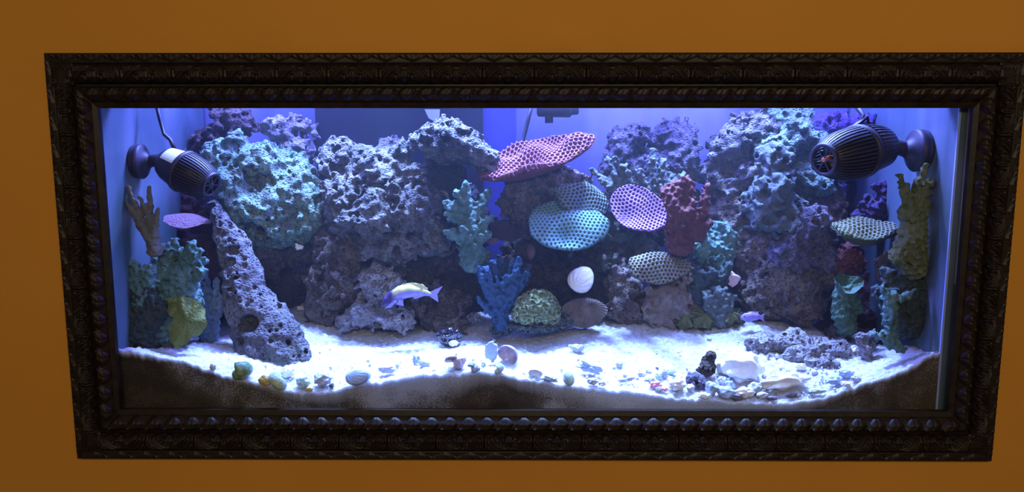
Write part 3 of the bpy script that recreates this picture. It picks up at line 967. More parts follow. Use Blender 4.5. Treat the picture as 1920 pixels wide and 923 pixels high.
rock('rock column holding up the flat cap rock, its gap shade painted near black', 'rock_gap_shade', [(830, 335, .40, 50, 32, .05), (850, 380, .42, 42, 50, .04), (880, 430, .44, 40, 50, .035)], h=.0045)
# middle
rock('brown rock below the red cup coral', 'rock_brown', [
    (1000, 345, .34, 52, 24, .05, -6), (980, 380, .36, 44, 34, .05, 0), (1060, 340, .35, 40, 26, .05, 0), (1010, 400, .37, 60, 40, .04)], big=.010, knob=.005, h=.0034)
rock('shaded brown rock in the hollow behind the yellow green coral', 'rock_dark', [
    (1040, 500, .42, 62, 40, .04), (1100, 480, .42, 60, 40, .05), (980, 470, .45, 50, 40, .04), (1050, 560, .42, 80, 50, .04), (1120, 540, .43, 50, 60, .04)], h=.0045)
rock('olive brown rock right of the cyan plate coral', 'olive_dark', [
    (1150, 440, .38, 34, 50, .045, 0), (1150, 490, .36, 30, 28, .04), (1190, 470, .40, 44, 50, .04)], big=.01, knob=.005, h=.0036)
rock('rounded brown boulder on the sand right of the ribbed shell', 'rock_brown', [
    (1175, 560, .33, 34, 50, .045, 12), (1200, 580, .33, 40, 32, .05, 0), (1160, 530, .35, 22, 36, .04, 0)], big=.008, knob=.004, pit=.05, h=.0034)
rock('brown rock fanned out under the honeycomb coral', 'brown_coral', [
    (1245, 560, .31, 44, 36, .045, -25), (1235, 590, .31, 36, 22, .04, 20), (1280, 545, .33, 30, 34, .04, 0)], big=.012, knob=.004, h=.0034)
rock('knobbly dark rock behind the grey staghorn coral, left of a pair', 'rock_purple', [
    (1175, 275, .46, 34, 30, .045, 0), (1195, 260, .46, 22, 18, .04), (1160, 300, .46, 26, 30, .04), (1200, 310, .45, 30, 26, .04)], knob=.014, h=.0032)
rock('knobbly dark purple rock against the back pane, right of a pair', 'rock_purple', [
    (1245, 262, .46, 34, 24, .045, -15), (1285, 255, .46, 26, 22, .04), (1280, 290, .45, 32, 32, .045), (1240, 300, .44, 40, 30, .04), (1285, 320, .44, 28, 22, .04)], knob=.014, h=.0032)
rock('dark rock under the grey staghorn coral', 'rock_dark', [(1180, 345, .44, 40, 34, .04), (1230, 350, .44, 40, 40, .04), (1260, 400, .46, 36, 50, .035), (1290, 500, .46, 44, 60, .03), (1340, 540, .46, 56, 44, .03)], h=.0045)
# right pillar
rock('big pale rock at the top left of the right pillar', 'rock_grey', [
    (1375, 275, .42, 48, 44, .06, -20), (1420, 250, .42, 50, 34, .06, 0), (1350, 320, .42, 34, 38, .05), (1400, 330, .41, 54, 46, .06)], off=.11, h=.0034)
rock('wide pale green topped rock at the top of the right pillar', 'rock_green', [
    (1470, 236, .42, 54, 26, .06, 0), (1510, 270, .42, 46, 40, .06, 0), (1450, 275, .40, 44, 36, .06), (1540, 320, .42, 36, 40, .05), (1500, 330, .40, 60, 44, .06)], h=.0034, off=.71)
rock('pointed grey green rock lobe standing out in front of the right pillar', 'grey_teal', [
    (1452, 300, .32, 24, 26, .035, 0), (1450, 345, .32, 36, 44, .045, 0), (1425, 390, .33, 30, 44, .04, 12), (1460, 400, .33, 38, 44, .045, 0)], big=.010, knob=.006, h=.0032)
rock('brown middle rock of the right pillar', 'rock_brown', [
    (1375, 395, .41, 52, 54, .06), (1430, 420, .39, 60, 60, .06), (1530, 400, .40, 50, 50, .06), (1500, 390, .40, 54, 44, .06), (1555, 420, .43, 30, 60, .04)], big=.014, h=.0036)
rock('purple grey rock lobe on the right side of the right pillar', 'rock_purple', [
    (1508, 425, .31, 40, 40, .045, 10), (1480, 470, .31, 50, 44, .05, 0), (1530, 470, .32, 36, 44, .045, 0)], big=.010, h=.0032, off=.22)
rock('broad brown pitted rock at the base of the right pillar', 'rock_brown', [
    (1420, 480, .37, 48, 54, .05), (1470, 530, .33, 76, 54, .06), (1500, 570, .32, 52, 34, .05), (1430, 560, .35, 44, 36, .05), (1530, 520, .35, 34, 40, .05)], big=.010, knob=.006, pit=.022, h=.0032, off=.48)
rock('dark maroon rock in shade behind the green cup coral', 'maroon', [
    (1600, 560, .42, 60, 50, .04), (1560, 610, .38, 50, 26, .04), (1620, 610, .36, 50, 28, .04), (1660, 560, .42, 50, 60, .03), (1640, 480, .44, 60, 40, .03)], h=.0045)
rock('brown stone behind the rubble, under the green cup coral', 'rock_brown', [(1600, 640, .25, 34, 18, .03), (1575, 625, .28, 30, 16, .03), (1640, 640, .27, 40, 20, .03)], h=.0034, big=.008)
# rubble lying on the sand at the right
rub = [('long grey coral rubble slab lying on the right sand, hindmost of the rubble', 'rock_pale', [(1440, 650, .20, 36, 18, .03, 0), (1480, 640, .20, 34, 14, .028, -14), (1425, 672, .19, 22, 14, .025, 0), (1500, 655, .19, 18, 16, .02, 0)]),
       ('long grey rubble finger crossing in front of the rubble slab', 'rock_pale', [(1455, 680, .165, 46, 11, .018, -16), (1495, 664, .165, 26, 11, .016, -12)]),
       ('forked grey rubble branch with white tips right of the rubble finger', 'rock_pale', [(1520, 668, .155, 22, 16, .02, 40), (1540, 690, .14, 30, 18, .025, 20), (1530, 712, .125, 18, 14, .018, 0)]),
       ('lumpy grey rubble heap at the right end of the rubble', 'rock_pale', [(1545, 652, .20, 26, 12, .025, 10), (1580, 665, .18, 34, 20, .03, 20), (1600, 680, .165, 22, 16, .022, 0), (1575, 684, .165, 24, 14, .02)])]
for lb, mt, lm in rub:
    lm = [(l[0], l[1], l[2], l[3] * 1.08, l[4] * 1.3) + tuple(l[5:]) for l in lm]
    rock(lb, mt, lm, h=.0024, k=.008, big=.006, mid=.004, knob=.006, pit=.018, spit=.010, name='coral_rubble', cat='coral rubble')


# ------------------------------------------------------------------ branching corals
def branch_coral(name, label, mat, segs, h=.0022, k=.007, rough=.0022, joints=None, knobs=.0):
    """segs: (x0,y0,Y0,x1,y1,Y1,r0,r1) in photograph pixels and depths"""
    pr = [PC(*s) for s in segs]
    o_ = rng.rand()
    def fn(D, lo, hh):
        m = np.abs(D) < .02
        ii = np.argwhere(m); p = (ii * hh + lo).astype(np.float32)
        D[m] = D[m] - rough * samp(T_FI, p, .16, o_) - knobs * (.6 - samp(W_F1, p, 8 * .016, o_))
        return D
    return sdf_object(name, pr, M[mat], h=h, k=k, fn=fn, label=label, cat='coral')


def fan(x, y, Y, tips, r0=9, r1=5, spread=.03, mid=.45, nub=True):
    """branches from a base pixel to tips [(px,py)], each bent, with side nubs"""
    S = []
    for (tx, ty) in tips:
        yy = Y + rng.uniform(-spread, spread)
        mx = x + (tx - x) * mid + rng.uniform(-5, 5); my = y + (ty - y) * mid + rng.uniform(-3, 8)
        ym = (Y + yy) / 2
        rm = (r0 + r1) / 2
        S += [(x, y, Y, mx, my, ym, r0, rm), (mx, my, ym, tx, ty, yy, rm, r1)]
        if nub:
            for q in range(2):
                t = rng.uniform(.15, .85)
                bx, by = mx + (tx - mx) * t, my + (ty - my) * t
                a = rng.uniform(-1.2, 1.2)
                ln = rng.uniform(8, 15) * r1 / 5
                S.append((bx, by, ym + (yy - ym) * t, bx + ln * math.sin(a) * 1.1, by - ln * abs(math.cos(a)), yy - rng.uniform(-.005, .012), r1 * .9, r1 * .72))
    return S


branch_coral('staghorn_coral', 'beige green finger coral at the top left, in front of the left side pane', 'beige',
             fan(285, 455, .115, [(240, 352), (236, 376), (252, 400), (262, 425)], 8, 4, .008, nub=False) + fan(288, 440, .115, [(279, 352), (296, 392), (262, 372)], 8, 4, .008, nub=False)
             + [(290, 470, .12, 286, 430, .12, 14, 9),
                (258, 405, .118, 244, 392, .115, 5, 3.5), (262, 400, .118, 272, 384, .115, 5, 3.5), (268, 425, .118, 256, 410, .115, 5, 3.5), (275, 400, .118, 290, 415, .115, 5, 4)], k=.004, rough=.0010, h=.0018)
branch_coral('staghorn_coral', 'large teal coral bush with pale cyan branch tips by the left side pane', 'teal',
             fan(320, 545, .15, [(306, 462), (329, 455), (360, 456), (350, 472), (373, 472), (384, 488), (380, 510), (290, 480)], 20, 6.5, .02)
             + fan(270, 560, .125, [(238, 474), (250, 492), (262, 515), (285, 500)], 18, 6, .01)
             + [(320, 545, .16, 300, 600, .16, 34, 40), (275, 560, .14, 300, 610, .16, 28, 40), (340, 520, .15, 350, 570, .15, 26, 30), (300, 520, .16, 335, 530, .16, 28, 28)], k=.010)
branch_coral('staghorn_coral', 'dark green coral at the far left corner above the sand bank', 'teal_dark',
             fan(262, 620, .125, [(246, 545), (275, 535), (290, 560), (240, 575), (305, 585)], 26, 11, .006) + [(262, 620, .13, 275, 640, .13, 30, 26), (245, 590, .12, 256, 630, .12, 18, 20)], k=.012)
branch_coral('staghorn_coral', 'smoky teal grey coral between the left side pane and the leafy coral', 'grey_teal',
             fan(330, 620, .18, [(300, 560), (320, 548), (345, 560), (330, 580)], 24, 12, .02) + [(318, 620, .17, 320, 645, .165, 28, 24)], k=.012)
branch_coral('finger_coral', 'pale blue finger coral left of the tall leaning slab', 'blue_pale',
             [(392, 640, .22, 395, 600, .22, 16, 16), (395, 605, .22, 374, 555, .22, 9, 8), (374, 558, .22, 372, 527, .215, 7.5, 6), (398, 590, .22, 390, 545, .23, 9, 7), (390, 548, .23, 384, 505, .23, 7, 5),
              (400, 590, .22, 405, 545, .215, 9, 6), (404, 548, .215, 407, 524, .21, 6, 4.5), (396, 608, .215, 416, 566, .21, 11, 8), (412, 572, .21, 418, 556, .205, 8, 5.5), (390, 640, .21, 372, 590, .21, 13, 9)], k=.008)
branch_coral('staghorn_coral', 'teal finger coral in front of the rock column under the flat cap rock', 'teal',
             [(885, 490, .27, 880, 430, .27, 22, 20), (880, 440, .27, 875, 385, .26, 19, 12), (875, 388, .26, 873, 348, .25, 11, 8), (873, 395, .26, 856, 362, .25, 9, 7), (868, 405, .26, 850, 385, .25, 9, 7), (850, 398, .26, 838, 382, .255, 10, 7),
              (880, 420, .27, 845, 405, .26, 12, 10), (885, 415, .27, 908, 372, .28, 11, 9), (906, 376, .28, 915, 358, .28, 8, 6), (890, 440, .27, 915, 410, .27, 13, 8), (875, 450, .27, 848, 438, .26, 12, 9), (850, 440, .26, 836, 436, .255, 8, 6),
              (888, 460, .27, 912, 440, .26, 11, 8), (880, 460, .27, 868, 428, .24, 9, 6), (890, 470, .28, 905, 480, .28, 16, 14)], k=.008)
branch_coral('staghorn_coral', 'grey green staghorn coral in front of the two knobbly dark rocks', 'grey_teal',
             fan(1185, 372, .36, [(1140, 300), (1153, 298), (1150, 325), (1172, 312), (1128, 340), (1166, 345)], 10, 5.5, .03, nub=False)
             + fan(1225, 375, .36, [(1198, 322), (1225, 282), (1244, 302), (1247, 315), (1222, 300), (1260, 330), (1282, 328), (1212, 340)], 10, 6, .03, nub=False)
             + [(1180, 375, .37, 1230, 380, .37, 14, 16), (1110, 318, .36, 1150, 352, .36, 4, 8), (1150, 352, .36, 1190, 372, .36, 8, 12)])
branch_coral('finger_coral', 'red finger coral right of the purple cup coral', 'red',
             [(1275, 455, .29, 1270, 400, .29, 26, 22), (1262, 400, .29, 1252, 360, .29, 20, 14), (1262, 385, .285, 1270, 350, .29, 17, 13), (1284, 400, .29, 1290, 350, .29, 14, 12), (1290, 352, .29, 1284, 338, .285, 11, 9),
              (1290, 420, .28, 1318, 398, .28, 15, 12), (1318, 400, .28, 1322, 370, .275, 10, 7), (1322, 372, .275, 1327, 348, .27, 7, 5.5), (1300, 430, .28, 1328, 420, .27, 14, 9), (1255, 420, .28, 1242, 384, .28, 13, 9), (1290, 405, .27, 1300, 380, .265, 9, 7),
              (1270, 440, .29, 1310, 440, .29, 20, 14)], k=.008)
branch_coral('staghorn_coral', 'deep blue coral fan with many short tips in front of the cave centre', 'blue',
             fan(938, 590, .25, [(888, 492), (903, 490), (912, 505), (925, 492), (938, 488), (950, 490), (962, 492), (975, 488), (992, 500), (990, 515), (900, 520), (918, 530)], 9, 5.5, .03, nub=False)
             + fan(935, 580, .235, [(920, 540), (933, 522), (950, 520), (968, 535), (982, 515), (900, 505), (976, 530)], 8, 4.5, .015, nub=False)
             + [(940, 610, .25, 936, 570, .25, 15, 17), (936, 570, .25, 942, 545, .26, 17, 18), (940, 550, .27, 912, 512, .27, 12, 8), (945, 550, .27, 978, 512, .27, 12, 8),
                (942, 604, .245, 915, 580, .235, 9, 6), (916, 582, .235, 896, 560, .23, 6, 4)], k=.007)
branch_coral('staghorn_coral', 'teal leafy coral left of the right pillar, below the red coral', 'teal',
             fan(1345, 500, .34, [(1322, 430), (1345, 422), (1362, 426), (1390, 425), (1330, 445), (1372, 440), (1385, 432)], 14, 8, .03)
             + fan(1330, 490, .33, [(1318, 440), (1308, 465), (1335, 460), (1355, 462)], 14, 8, .02) + [(1345, 510, .35, 1340, 480, .35, 24, 26)], k=.008)
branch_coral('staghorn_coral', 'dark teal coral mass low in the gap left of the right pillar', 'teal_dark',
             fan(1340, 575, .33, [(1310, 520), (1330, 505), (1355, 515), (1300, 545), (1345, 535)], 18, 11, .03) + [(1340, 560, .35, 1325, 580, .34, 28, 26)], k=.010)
branch_coral('staghorn_coral', 'grey ruffled coral standing on the olive leafy coral', 'grey_teal',
             fan(1350, 600, .29, [(1325, 552), (1340, 545), (1358, 548), (1330, 575), (1362, 570)], 10, 8, .015), k=.010)
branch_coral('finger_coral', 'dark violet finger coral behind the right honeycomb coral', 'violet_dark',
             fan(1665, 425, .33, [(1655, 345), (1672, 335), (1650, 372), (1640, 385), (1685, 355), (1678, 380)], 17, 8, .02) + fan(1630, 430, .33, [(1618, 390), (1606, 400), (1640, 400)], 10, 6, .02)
             + [(1660, 420, .34, 1680, 440, .34, 22, 22)], k=.008)
branch_coral('finger_coral', 'tall olive finger coral against the right side pane', 'olive',
             [(1712, 500, .11, 1712, 440, .11, 24, 24), (1712, 445, .11, 1708, 400, .11, 22, 18), (1708, 405, .11, 1696, 352, .11, 10, 7), (1696, 362, .11, 1688, 330, .11, 6, 5), (1714, 400, .11, 1722, 345, .11, 13, 9), (1722, 348, .11, 1736, 312, .11, 8, 5),
              (1722, 390, .11, 1744, 350, .11, 10, 6), (1700, 420, .11, 1690, 395, .11, 10, 7), (1722, 420, .11, 1738, 385, .11, 13, 8), (1730, 360, .11, 1748, 342, .11, 6, 5), (1700, 450, .11, 1690, 480, .11, 18, 20)], k=.008)
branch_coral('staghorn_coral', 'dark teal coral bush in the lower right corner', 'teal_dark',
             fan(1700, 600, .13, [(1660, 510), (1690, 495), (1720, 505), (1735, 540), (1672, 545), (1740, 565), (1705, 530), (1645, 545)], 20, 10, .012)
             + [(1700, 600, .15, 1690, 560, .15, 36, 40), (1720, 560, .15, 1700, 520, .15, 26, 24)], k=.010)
branch_coral('finger_coral', 'dark green coral stem reaching down to the sand in the lower right corner', 'teal',
             [(1672, 560, .085, 1668, 600, .085, 14, 12), (1668, 600, .085, 1672, 645, .085, 12, 11), (1668, 565, .085, 1655, 540, .085, 9, 6), (1676, 565, .085, 1700, 556, .085, 9, 6), (1672, 640, .085, 1640, 625, .085, 9, 5), (1700, 556, .085, 1712, 545, .085, 6, 4), (1672, 640, .085, 1690, 655, .085, 10, 7)], k=.008)
branch_coral('dead_coral_branch', 'pale coral branch shaped like a T propped on the right sand', 'rock_pale',
             [(1627, 690, .135, 1624, 655, .14, 9, 8), (1624, 655, .14, 1612, 634, .145, 9, 8), (1614, 634, .145, 1640, 628, .145, 9, 7), (1626, 655, .14, 1640, 640, .145, 7, 6), (1626, 692, .13, 1634, 676, .13, 8, 6)], k=.008)


# ------------------------------------------------------------------ plates and cups
RIMC = {'red_pink': ((.090, .010, .016), (.195, .070, .120)), 'cyan_plate': ((0.016, 0.066, 0.066), (0.133, 0.265, 0.296)), 'purple_cup': ((.045, .012, .090), (.200, .105, .300)),
        'grey_teal': ((0.031, 0.047, 0.039), (0.101, 0.140, 0.125)), 'beige': ((0.055, 0.047, 0.031), (0.187, 0.179, 0.148)), 'yellow_green': ((.045, .058, .018), (.160, .185, .105)), 'pink': ((0.156, 0.062, 0.109), (0.312, 0.172, 0.234))}


def two_tone(key):
    """polyp cups: deep colour inside, paler skeleton on the rims"""
    nm = 'polyp_' + key
    if nm in bpy.data.materials: return bpy.data.materials[nm]
    m, nt, b = new_mat(nm); L = nt.links
    c0, c1 = RIMC[key]
    a_ = N(nt, 'ShaderNodeAttribute'); a_.attribute_name = 'rim'
    tc = N(nt, 'ShaderNodeTexCoord'); n = N(nt, 'ShaderNodeTexNoise'); n.inputs['Scale'].default_value = 25; n.inputs['Detail'].default_value = 5
    L.new(tc.outputs['Object'], n.inputs['Vector'])
    s_ = N(nt, 'ShaderNodeMath', operation='MULTIPLY_ADD'); s_.inputs[1].default_value = .9
    L.new(n.outputs['Fac'], s_.inputs[0]); h_ = N(nt, 'ShaderNodeMath', operation='ADD'); h_.inputs[1].default_value = -.45
    L.new(a_.outputs['Fac'], h_.inputs[0]); L.new(h_.outputs[0], s_.inputs[2])
    r = N(nt, 'ShaderNodeValToRGB'); r.color_ramp.elements[0].color = (*c0, 1); r.color_ramp.elements[1].color = (*c1, 1)
    r.color_ramp.elements[0].position = .05; r.color_ramp.elements[1].position = .85
    L.new(s_.outputs[0], r.inputs['Fac']); L.new(r.outputs['Color'], b.inputs['Base Color'])
    b.inputs['Roughness'].default_value = .8; b.inputs['Specular IOR Level'].default_value = .3
    bp = N(nt, 'ShaderNodeBump'); bp.inputs['Strength'].default_value = .4; bp.inputs['Distance'].default_value = .002
    n3 = N(nt, 'ShaderNodeTexNoise'); n3.inputs['Scale'].default_value = 200; L.new(tc.outputs['Object'], n3.inputs['Vector'])
    L.new(n3.outputs['Fac'], bp.inputs['Height']); L.new(bp.outputs['Normal'], b.inputs['Normal'])
    return m

def plate(name, label, mat, px, py, Y, rx, rz, normal, hole=.20, spin=0.0, bowl=.0, cell=.011, depth=.006, wave=.0, n=150, thick=.012, edge=.04, back=None, stretch=None, ruffle=8, stem=None, sharp=1.0):
    """round plate coral: honeycomb cups on its face, rim and underside; local z is its face normal"""
    u = np.linspace(-1, 1, n)
    A, B = np.meshgrid(u, u, indexing='ij')
    # square to disc
    X = A * np.sqrt(1 - B * B / 2); Z = B * np.sqrt(1 - A * A / 2)
    R = np.sqrt(X * X + Z * Z); TH = np.arctan2(Z, X)
    rim = 1 + edge * (np.sin(3 * TH + 1 + spin) + .6 * np.sin(5 * TH + 2.1) + .3 * np.sin(11 * TH))
    PX = X * rx * rim; PZ = Z * rz * rim
    # hexagonal cells, jittered by a smooth warp
    pts = np.stack([PX.ravel() + 3, PZ.ravel() + 3, np.full(PX.size, spin)], 1).astype(np.float32)
    wx = samp(T_FI, pts, .9, .1).reshape(PX.shape) * cell * .22; wz = samp(T_FI, pts, .9, .6).reshape(PX.shape) * cell * .22
    qx, qz = (PX + wx) / cell, (PZ + wz) / cell
    best = np.full(PX.shape, 9.)
    r3 = math.sqrt(3)
    for ox, oz in ((0, 0), (.5, r3 / 2)):
        cx = np.round(qx - ox) + ox; cz = np.round((qz - oz) / r3) * r3 + oz
        best = np.minimum(best, np.sqrt((qx - cx) ** 2 + (qz - cz) ** 2))
    if cell > 0 and depth > 0:
        hh = depth * np.clip((best - hole) / .22, 0, 1) ** sharp
    else:
        hh = np.zeros_like(best)
    amp = samp(T_SM, pts, .35, .4).reshape(PX.shape)
    hh = hh * np.clip(.85 + .35 * amp, .2, 1.6) * np.clip((1.02 - R) / .06, 0, 1)
    H0 = bowl * R ** 2 + wave * R ** 2 * np.sin(ruffle * TH + spin) + .002 * amp
    Ht = H0 + hh
    Hb = H0 - thick * np.clip((1.0 - R) * 4, .12, 1)
    if stem:
        Hb = Hb - stem * np.exp(-(R / .35) ** 2)
    top = np.stack([PX, PZ, Ht], -1).reshape(-1, 3); bot = np.stack([PX, PZ, Hb], -1).reshape(-1, 3)
    i, j = np.meshgrid(np.arange(n - 1), np.arange(n - 1), indexing='ij'); a = i * n + j
    F1 = np.stack([a, a + n, a + n + 1, a + 1], -1).reshape(-1, 4)
    F2 = F1[:, ::-1] + n * n
    e = []
    for q in range(n - 1):
        e += [[q * n, q * n + n * n, (q + 1) * n + n * n, (q + 1) * n][::-1]]
        e += [[q * n + n - 1, (q + 1) * n + n - 1, (q + 1) * n + n - 1 + n * n, q * n + n - 1 + n * n][::-1]]
        e += [[q, q + 1, q + 1 + n * n, q + n * n][::-1]]
        b0 = (n - 1) * n + q
        e += [[b0, b0 + n * n, b0 + 1 + n * n, b0 + 1][::-1]]
    me = mesh_np(name, np.concatenate([top, bot]), np.concatenate([F1, F2, np.array(e)]))
    rim_ = np.concatenate([np.clip(hh / max(depth, 1e-5), 0, 1).ravel() if depth > 0 else np.full(hh.size, .4), np.zeros(hh.size)]).astype(np.float32)
    me.attributes.new('rim', 'FLOAT', 'POINT').data.foreach_set('value', rim_)
    o = link(name, me, two_tone(mat) if depth > 0 else M[mat], None, at(px, py, Y))
    nz = Vector(normal).normalized()
    xa = Vector((1, 0, 0)); xa = (xa - nz * xa.dot(nz)).normalized(); ya = nz.cross(xa)
    rot = Matrix((xa, ya, nz)).transposed() @ Matrix.Rotation(spin if stretch is None else math.radians(stretch), 3, 'Z')
    o.rotation_euler = rot.to_euler()
    return tag(o, label, 'coral')


plate('cup_coral', 'red cup coral with tall tube mouths on top of the central rock', 'red_pink', 1000, 304, .32, .142, .075, (-.30, -.42, .86), spin=.0, stretch=0, bowl=.012, cell=.0108, depth=.013, n=230, thick=.014, edge=.05, stem=.030)
plate('plate_coral', 'round pale cyan plate coral facing the glass in the middle of the tank', 'cyan_plate', 1066, 416, .25, .092, .066, (.05, -.78, .62), stretch=0, hole=.10, bowl=-.016, cell=.0098, depth=.0042, n=190, thick=.012, edge=.03)
plate('plate_coral', 'sloping grey green mesh coral above the cyan plate coral', 'grey_teal', 1098, 362, .30, .078, .058, (.45, -.60, .66), stretch=20, bowl=-.02, cell=.010, depth=.004, n=150, thick=.02, edge=.05)
plate('cup_coral', 'tilted purple cup coral with white honeycomb rim left of the red finger coral', 'purple_cup', 1199, 399, .25, .074, .050, (-.30, -.74, .58), stretch=-50, hole=.15, bowl=.018, cell=.0088, depth=.0045, n=170, thick=.014, edge=.03, stem=.025)
plate('plate_coral', 'beige honeycomb plate coral under the purple cup coral', 'beige', 1236, 497, .28, .073, .042, (.05, -.72, .68), stretch=4, bowl=-.012, cell=.0095, depth=.005, n=150, thick=.012, edge=.05)
plate('plate_coral', 'yellow green honeycomb shelf coral at the right below the right pump', 'yellow_green', 1622, 436, .26, .078, .046, (.0, -.35, .93), stretch=6, bowl=.008, cell=.010, depth=.008, n=150, thick=.016, edge=.06, stem=.02)
plate('plate_coral', 'thin pink plate coral jutting left below the left pump', 'pink', 350, 408, .25, .052, .030, (.18, -.30, .92), stretch=14, bowl=-.008, cell=.012, depth=0, n=80, thick=.008, edge=.06)
plate('leaf_coral', 'olive leafy coral blade with a pale rim standing on the left sand', 'leaf_olive', 350, 604, .095, .034, .052, (.30, -.92, .2), stretch=-18, bowl=-.010, wave=.006, cell=.02, depth=.0, n=90, thick=.007, edge=.12, ruffle=6)
plate('leaf_coral', 'smaller olive leaf lobe behind the pale rimmed blade', 'leaf_olive', 338, 570, .11, .030, .028, (.2, -.80, .55), stretch=0, bowl=-.010, wave=.006, cell=.02, depth=0, n=70, thick=.008, edge=.12, ruffle=5)
plate('leaf_coral', 'green cup coral with a folded rim right of the right pillar', 'green', 1586, 540, .20, .032, .024, (.15, -.62, .77), stretch=10, bowl=.016, wave=.004, cell=.02, depth=0, n=80, thick=.012, edge=.08, ruffle=4)
branch_coral('pillar_coral', 'green coral stalk below the green cup coral', 'green', [(1585, 552, .21, 1580, 590, .205, 22, 18), (1580, 590, .205, 1588, 612, .20, 18, 18), (1604, 570, .20, 1612, 580, .195, 11, 9)], k=.010)
branch_coral('sponge', 'red sponge lump above the green cup coral', 'red', [(1590, 485, .30, 1572, 500, .30, 20, 12), (1592, 470, .31, 1605, 488, .31, 16, 14), (1570, 480, .32, 1600, 505, .32, 14, 12)], k=.010, rough=.004)
branch_coral('stony_coral', 'pinkish brown coral nubs right of the red sponge', 'brown_coral', fan(1665, 520, .28, [(1650, 490), (1665, 480), (1680, 500), (1650, 510)], 12, 8, .01, nub=False), k=.01)
plate('mushroom_coral', 'ribbed brown mushroom coral half leaning on the sand, right of the yellow green coral', 'brown_coral', 1098, 578, .255, .054, .038, (.10, -.70, .70), stretch=14, bowl=-.018, cell=.02, depth=0, n=170, thick=.008, edge=.03)
plate('plate_coral', 'indigo plate coral in the hollow left of the cyan plate coral', 'violet_dark', 958, 432, .36, .054, .028, (.0, -.80, .6), stretch=4, bowl=.004, cell=.02, depth=0, n=60, thick=.014, edge=.10)
for i, (a, b_, Y_, rx_, rz_, nr, st, lb) in enumerate([(1285, 590, .29, .036, .028, (-.1, -.7, .7), 20, 'left olive ruffled leaf coral low on the sand edge'), (1322, 592, .285, .034, .026, (.1, -.65, .75), -10, 'middle olive ruffled leaf coral low on the sand edge'),
                                          (1368, 585, .29, .036, .024, (.25, -.6, .75), -20, 'right olive ruffled leaf coral beside the small purple fish'), (1262, 592, .30, .028, .026, (-.3, -.7, .6), 40, 'far left brown olive ruffled leaf beside the brown fan rock')]):
    plate('leaf_coral', lb, 'olive' if i != 3 else 'olive_dark', a, b_, Y_, rx_, rz_, nr, stretch=st, bowl=-.012, wave=.009, cell=.02, depth=0, n=80, thick=.009, edge=.16, ruffle=7)
# skirt under the leaves so that they stand on something
branch_coral('encrusting_coral', 'olive brown coral base under the ruffled leaf corals', 'olive_dark', [(1270, 600, .31, 1320, 605, .31, 18, 18), (1320, 605, .31, 1375, 600, .31, 18, 18)], rough=.004, k=.01)

# the ribs of the mushroom coral
mc = [o for o in COL.objects if o.name.startswith('mushroom_coral')][0]
co = np.zeros(len(mc.data.vertices) * 3, np.float32); mc.data.vertices.foreach_get('co', co); co = co.reshape(-1, 3)
nt_ = len(co) // 2
th = np.arctan2(co[:nt_, 1], co[:nt_, 0]); rr = np.hypot(co[:nt_, 0], co[:nt_, 1])
co[:nt_, 2] += .0022 * np.cos(40 * th) * np.clip(rr / .02, 0, 1)
mc.data.vertices.foreach_set('co', co.ravel()); mc.data.update()


def lettuce(name, label, mat, lumps, period=.16, th=.25, h=.0024, core=.010):
    pr = [PE(*l) for l in lumps]
    def fn(D, lo, hh):
        m = np.abs(D) < .03
        ii = np.argwhere(m); p = (ii * hh + lo).astype(np.float32)
        nz = np.abs(samp(T_FI, p, period, .2)) - th
        shell = D[m]
        grooves = nz * period * .08
        D[m] = np.maximum(shell, np.minimum(grooves, shell + core))
        return D
    return sdf_object(name, pr, M[mat], h=h, k=.008, fn=fn, label=label, cat='coral')


lettuce('lettuce_coral', 'yellow green lettuce coral ball between the blue coral and the mushroom coral', 'yellow_green', [(1005, 575, .23, 42, 34, .04, -8), (985, 590, .23, 28, 20, .03, 0), (1030, 585, .235, 24, 26, .03, 0)], period=.19, th=.30)
lettuce('lettuce_coral', 'grey green ruffled rock foot below the yellow green lettuce coral', 'grey_teal', [(1000, 612, .245, 52, 13, .04, 0), (1050, 600, .26, 34, 18, .035, 0), (940, 620, .26, 24, 10, .03, 0)], period=.16, th=.32)
lettuce('knob_coral', 'small white knobbly coral head left of the blue coral foot', 'rock_pale', [(889, 596, .27, 15, 11, .014, 0)], period=.10, th=.3, h=.0018)
rock('violet encrusting sponge below the waterline behind the right pump', 'violet', [(1565, 235, .44, 62, 24, .04, 4), (1545, 255, .43, 40, 26, .03, 20), (1610, 228, .43, 34, 12, .03)], name='sponge', cat='sponge', big=.006, knob=.005, pit=.012, spit=.008)
rock('dark violet crust on the back pane below the right pump', 'violet_dark', [(1618, 380, .51, 30, 64, .02, 0), (1610, 330, .51, 20, 30, .02)], name='encrusting_sponge', cat='sponge', big=.004, knob=.003, pit=.012, h=.004)

# ------------------------------------------------------------------ wave pumps
slat_me = {}


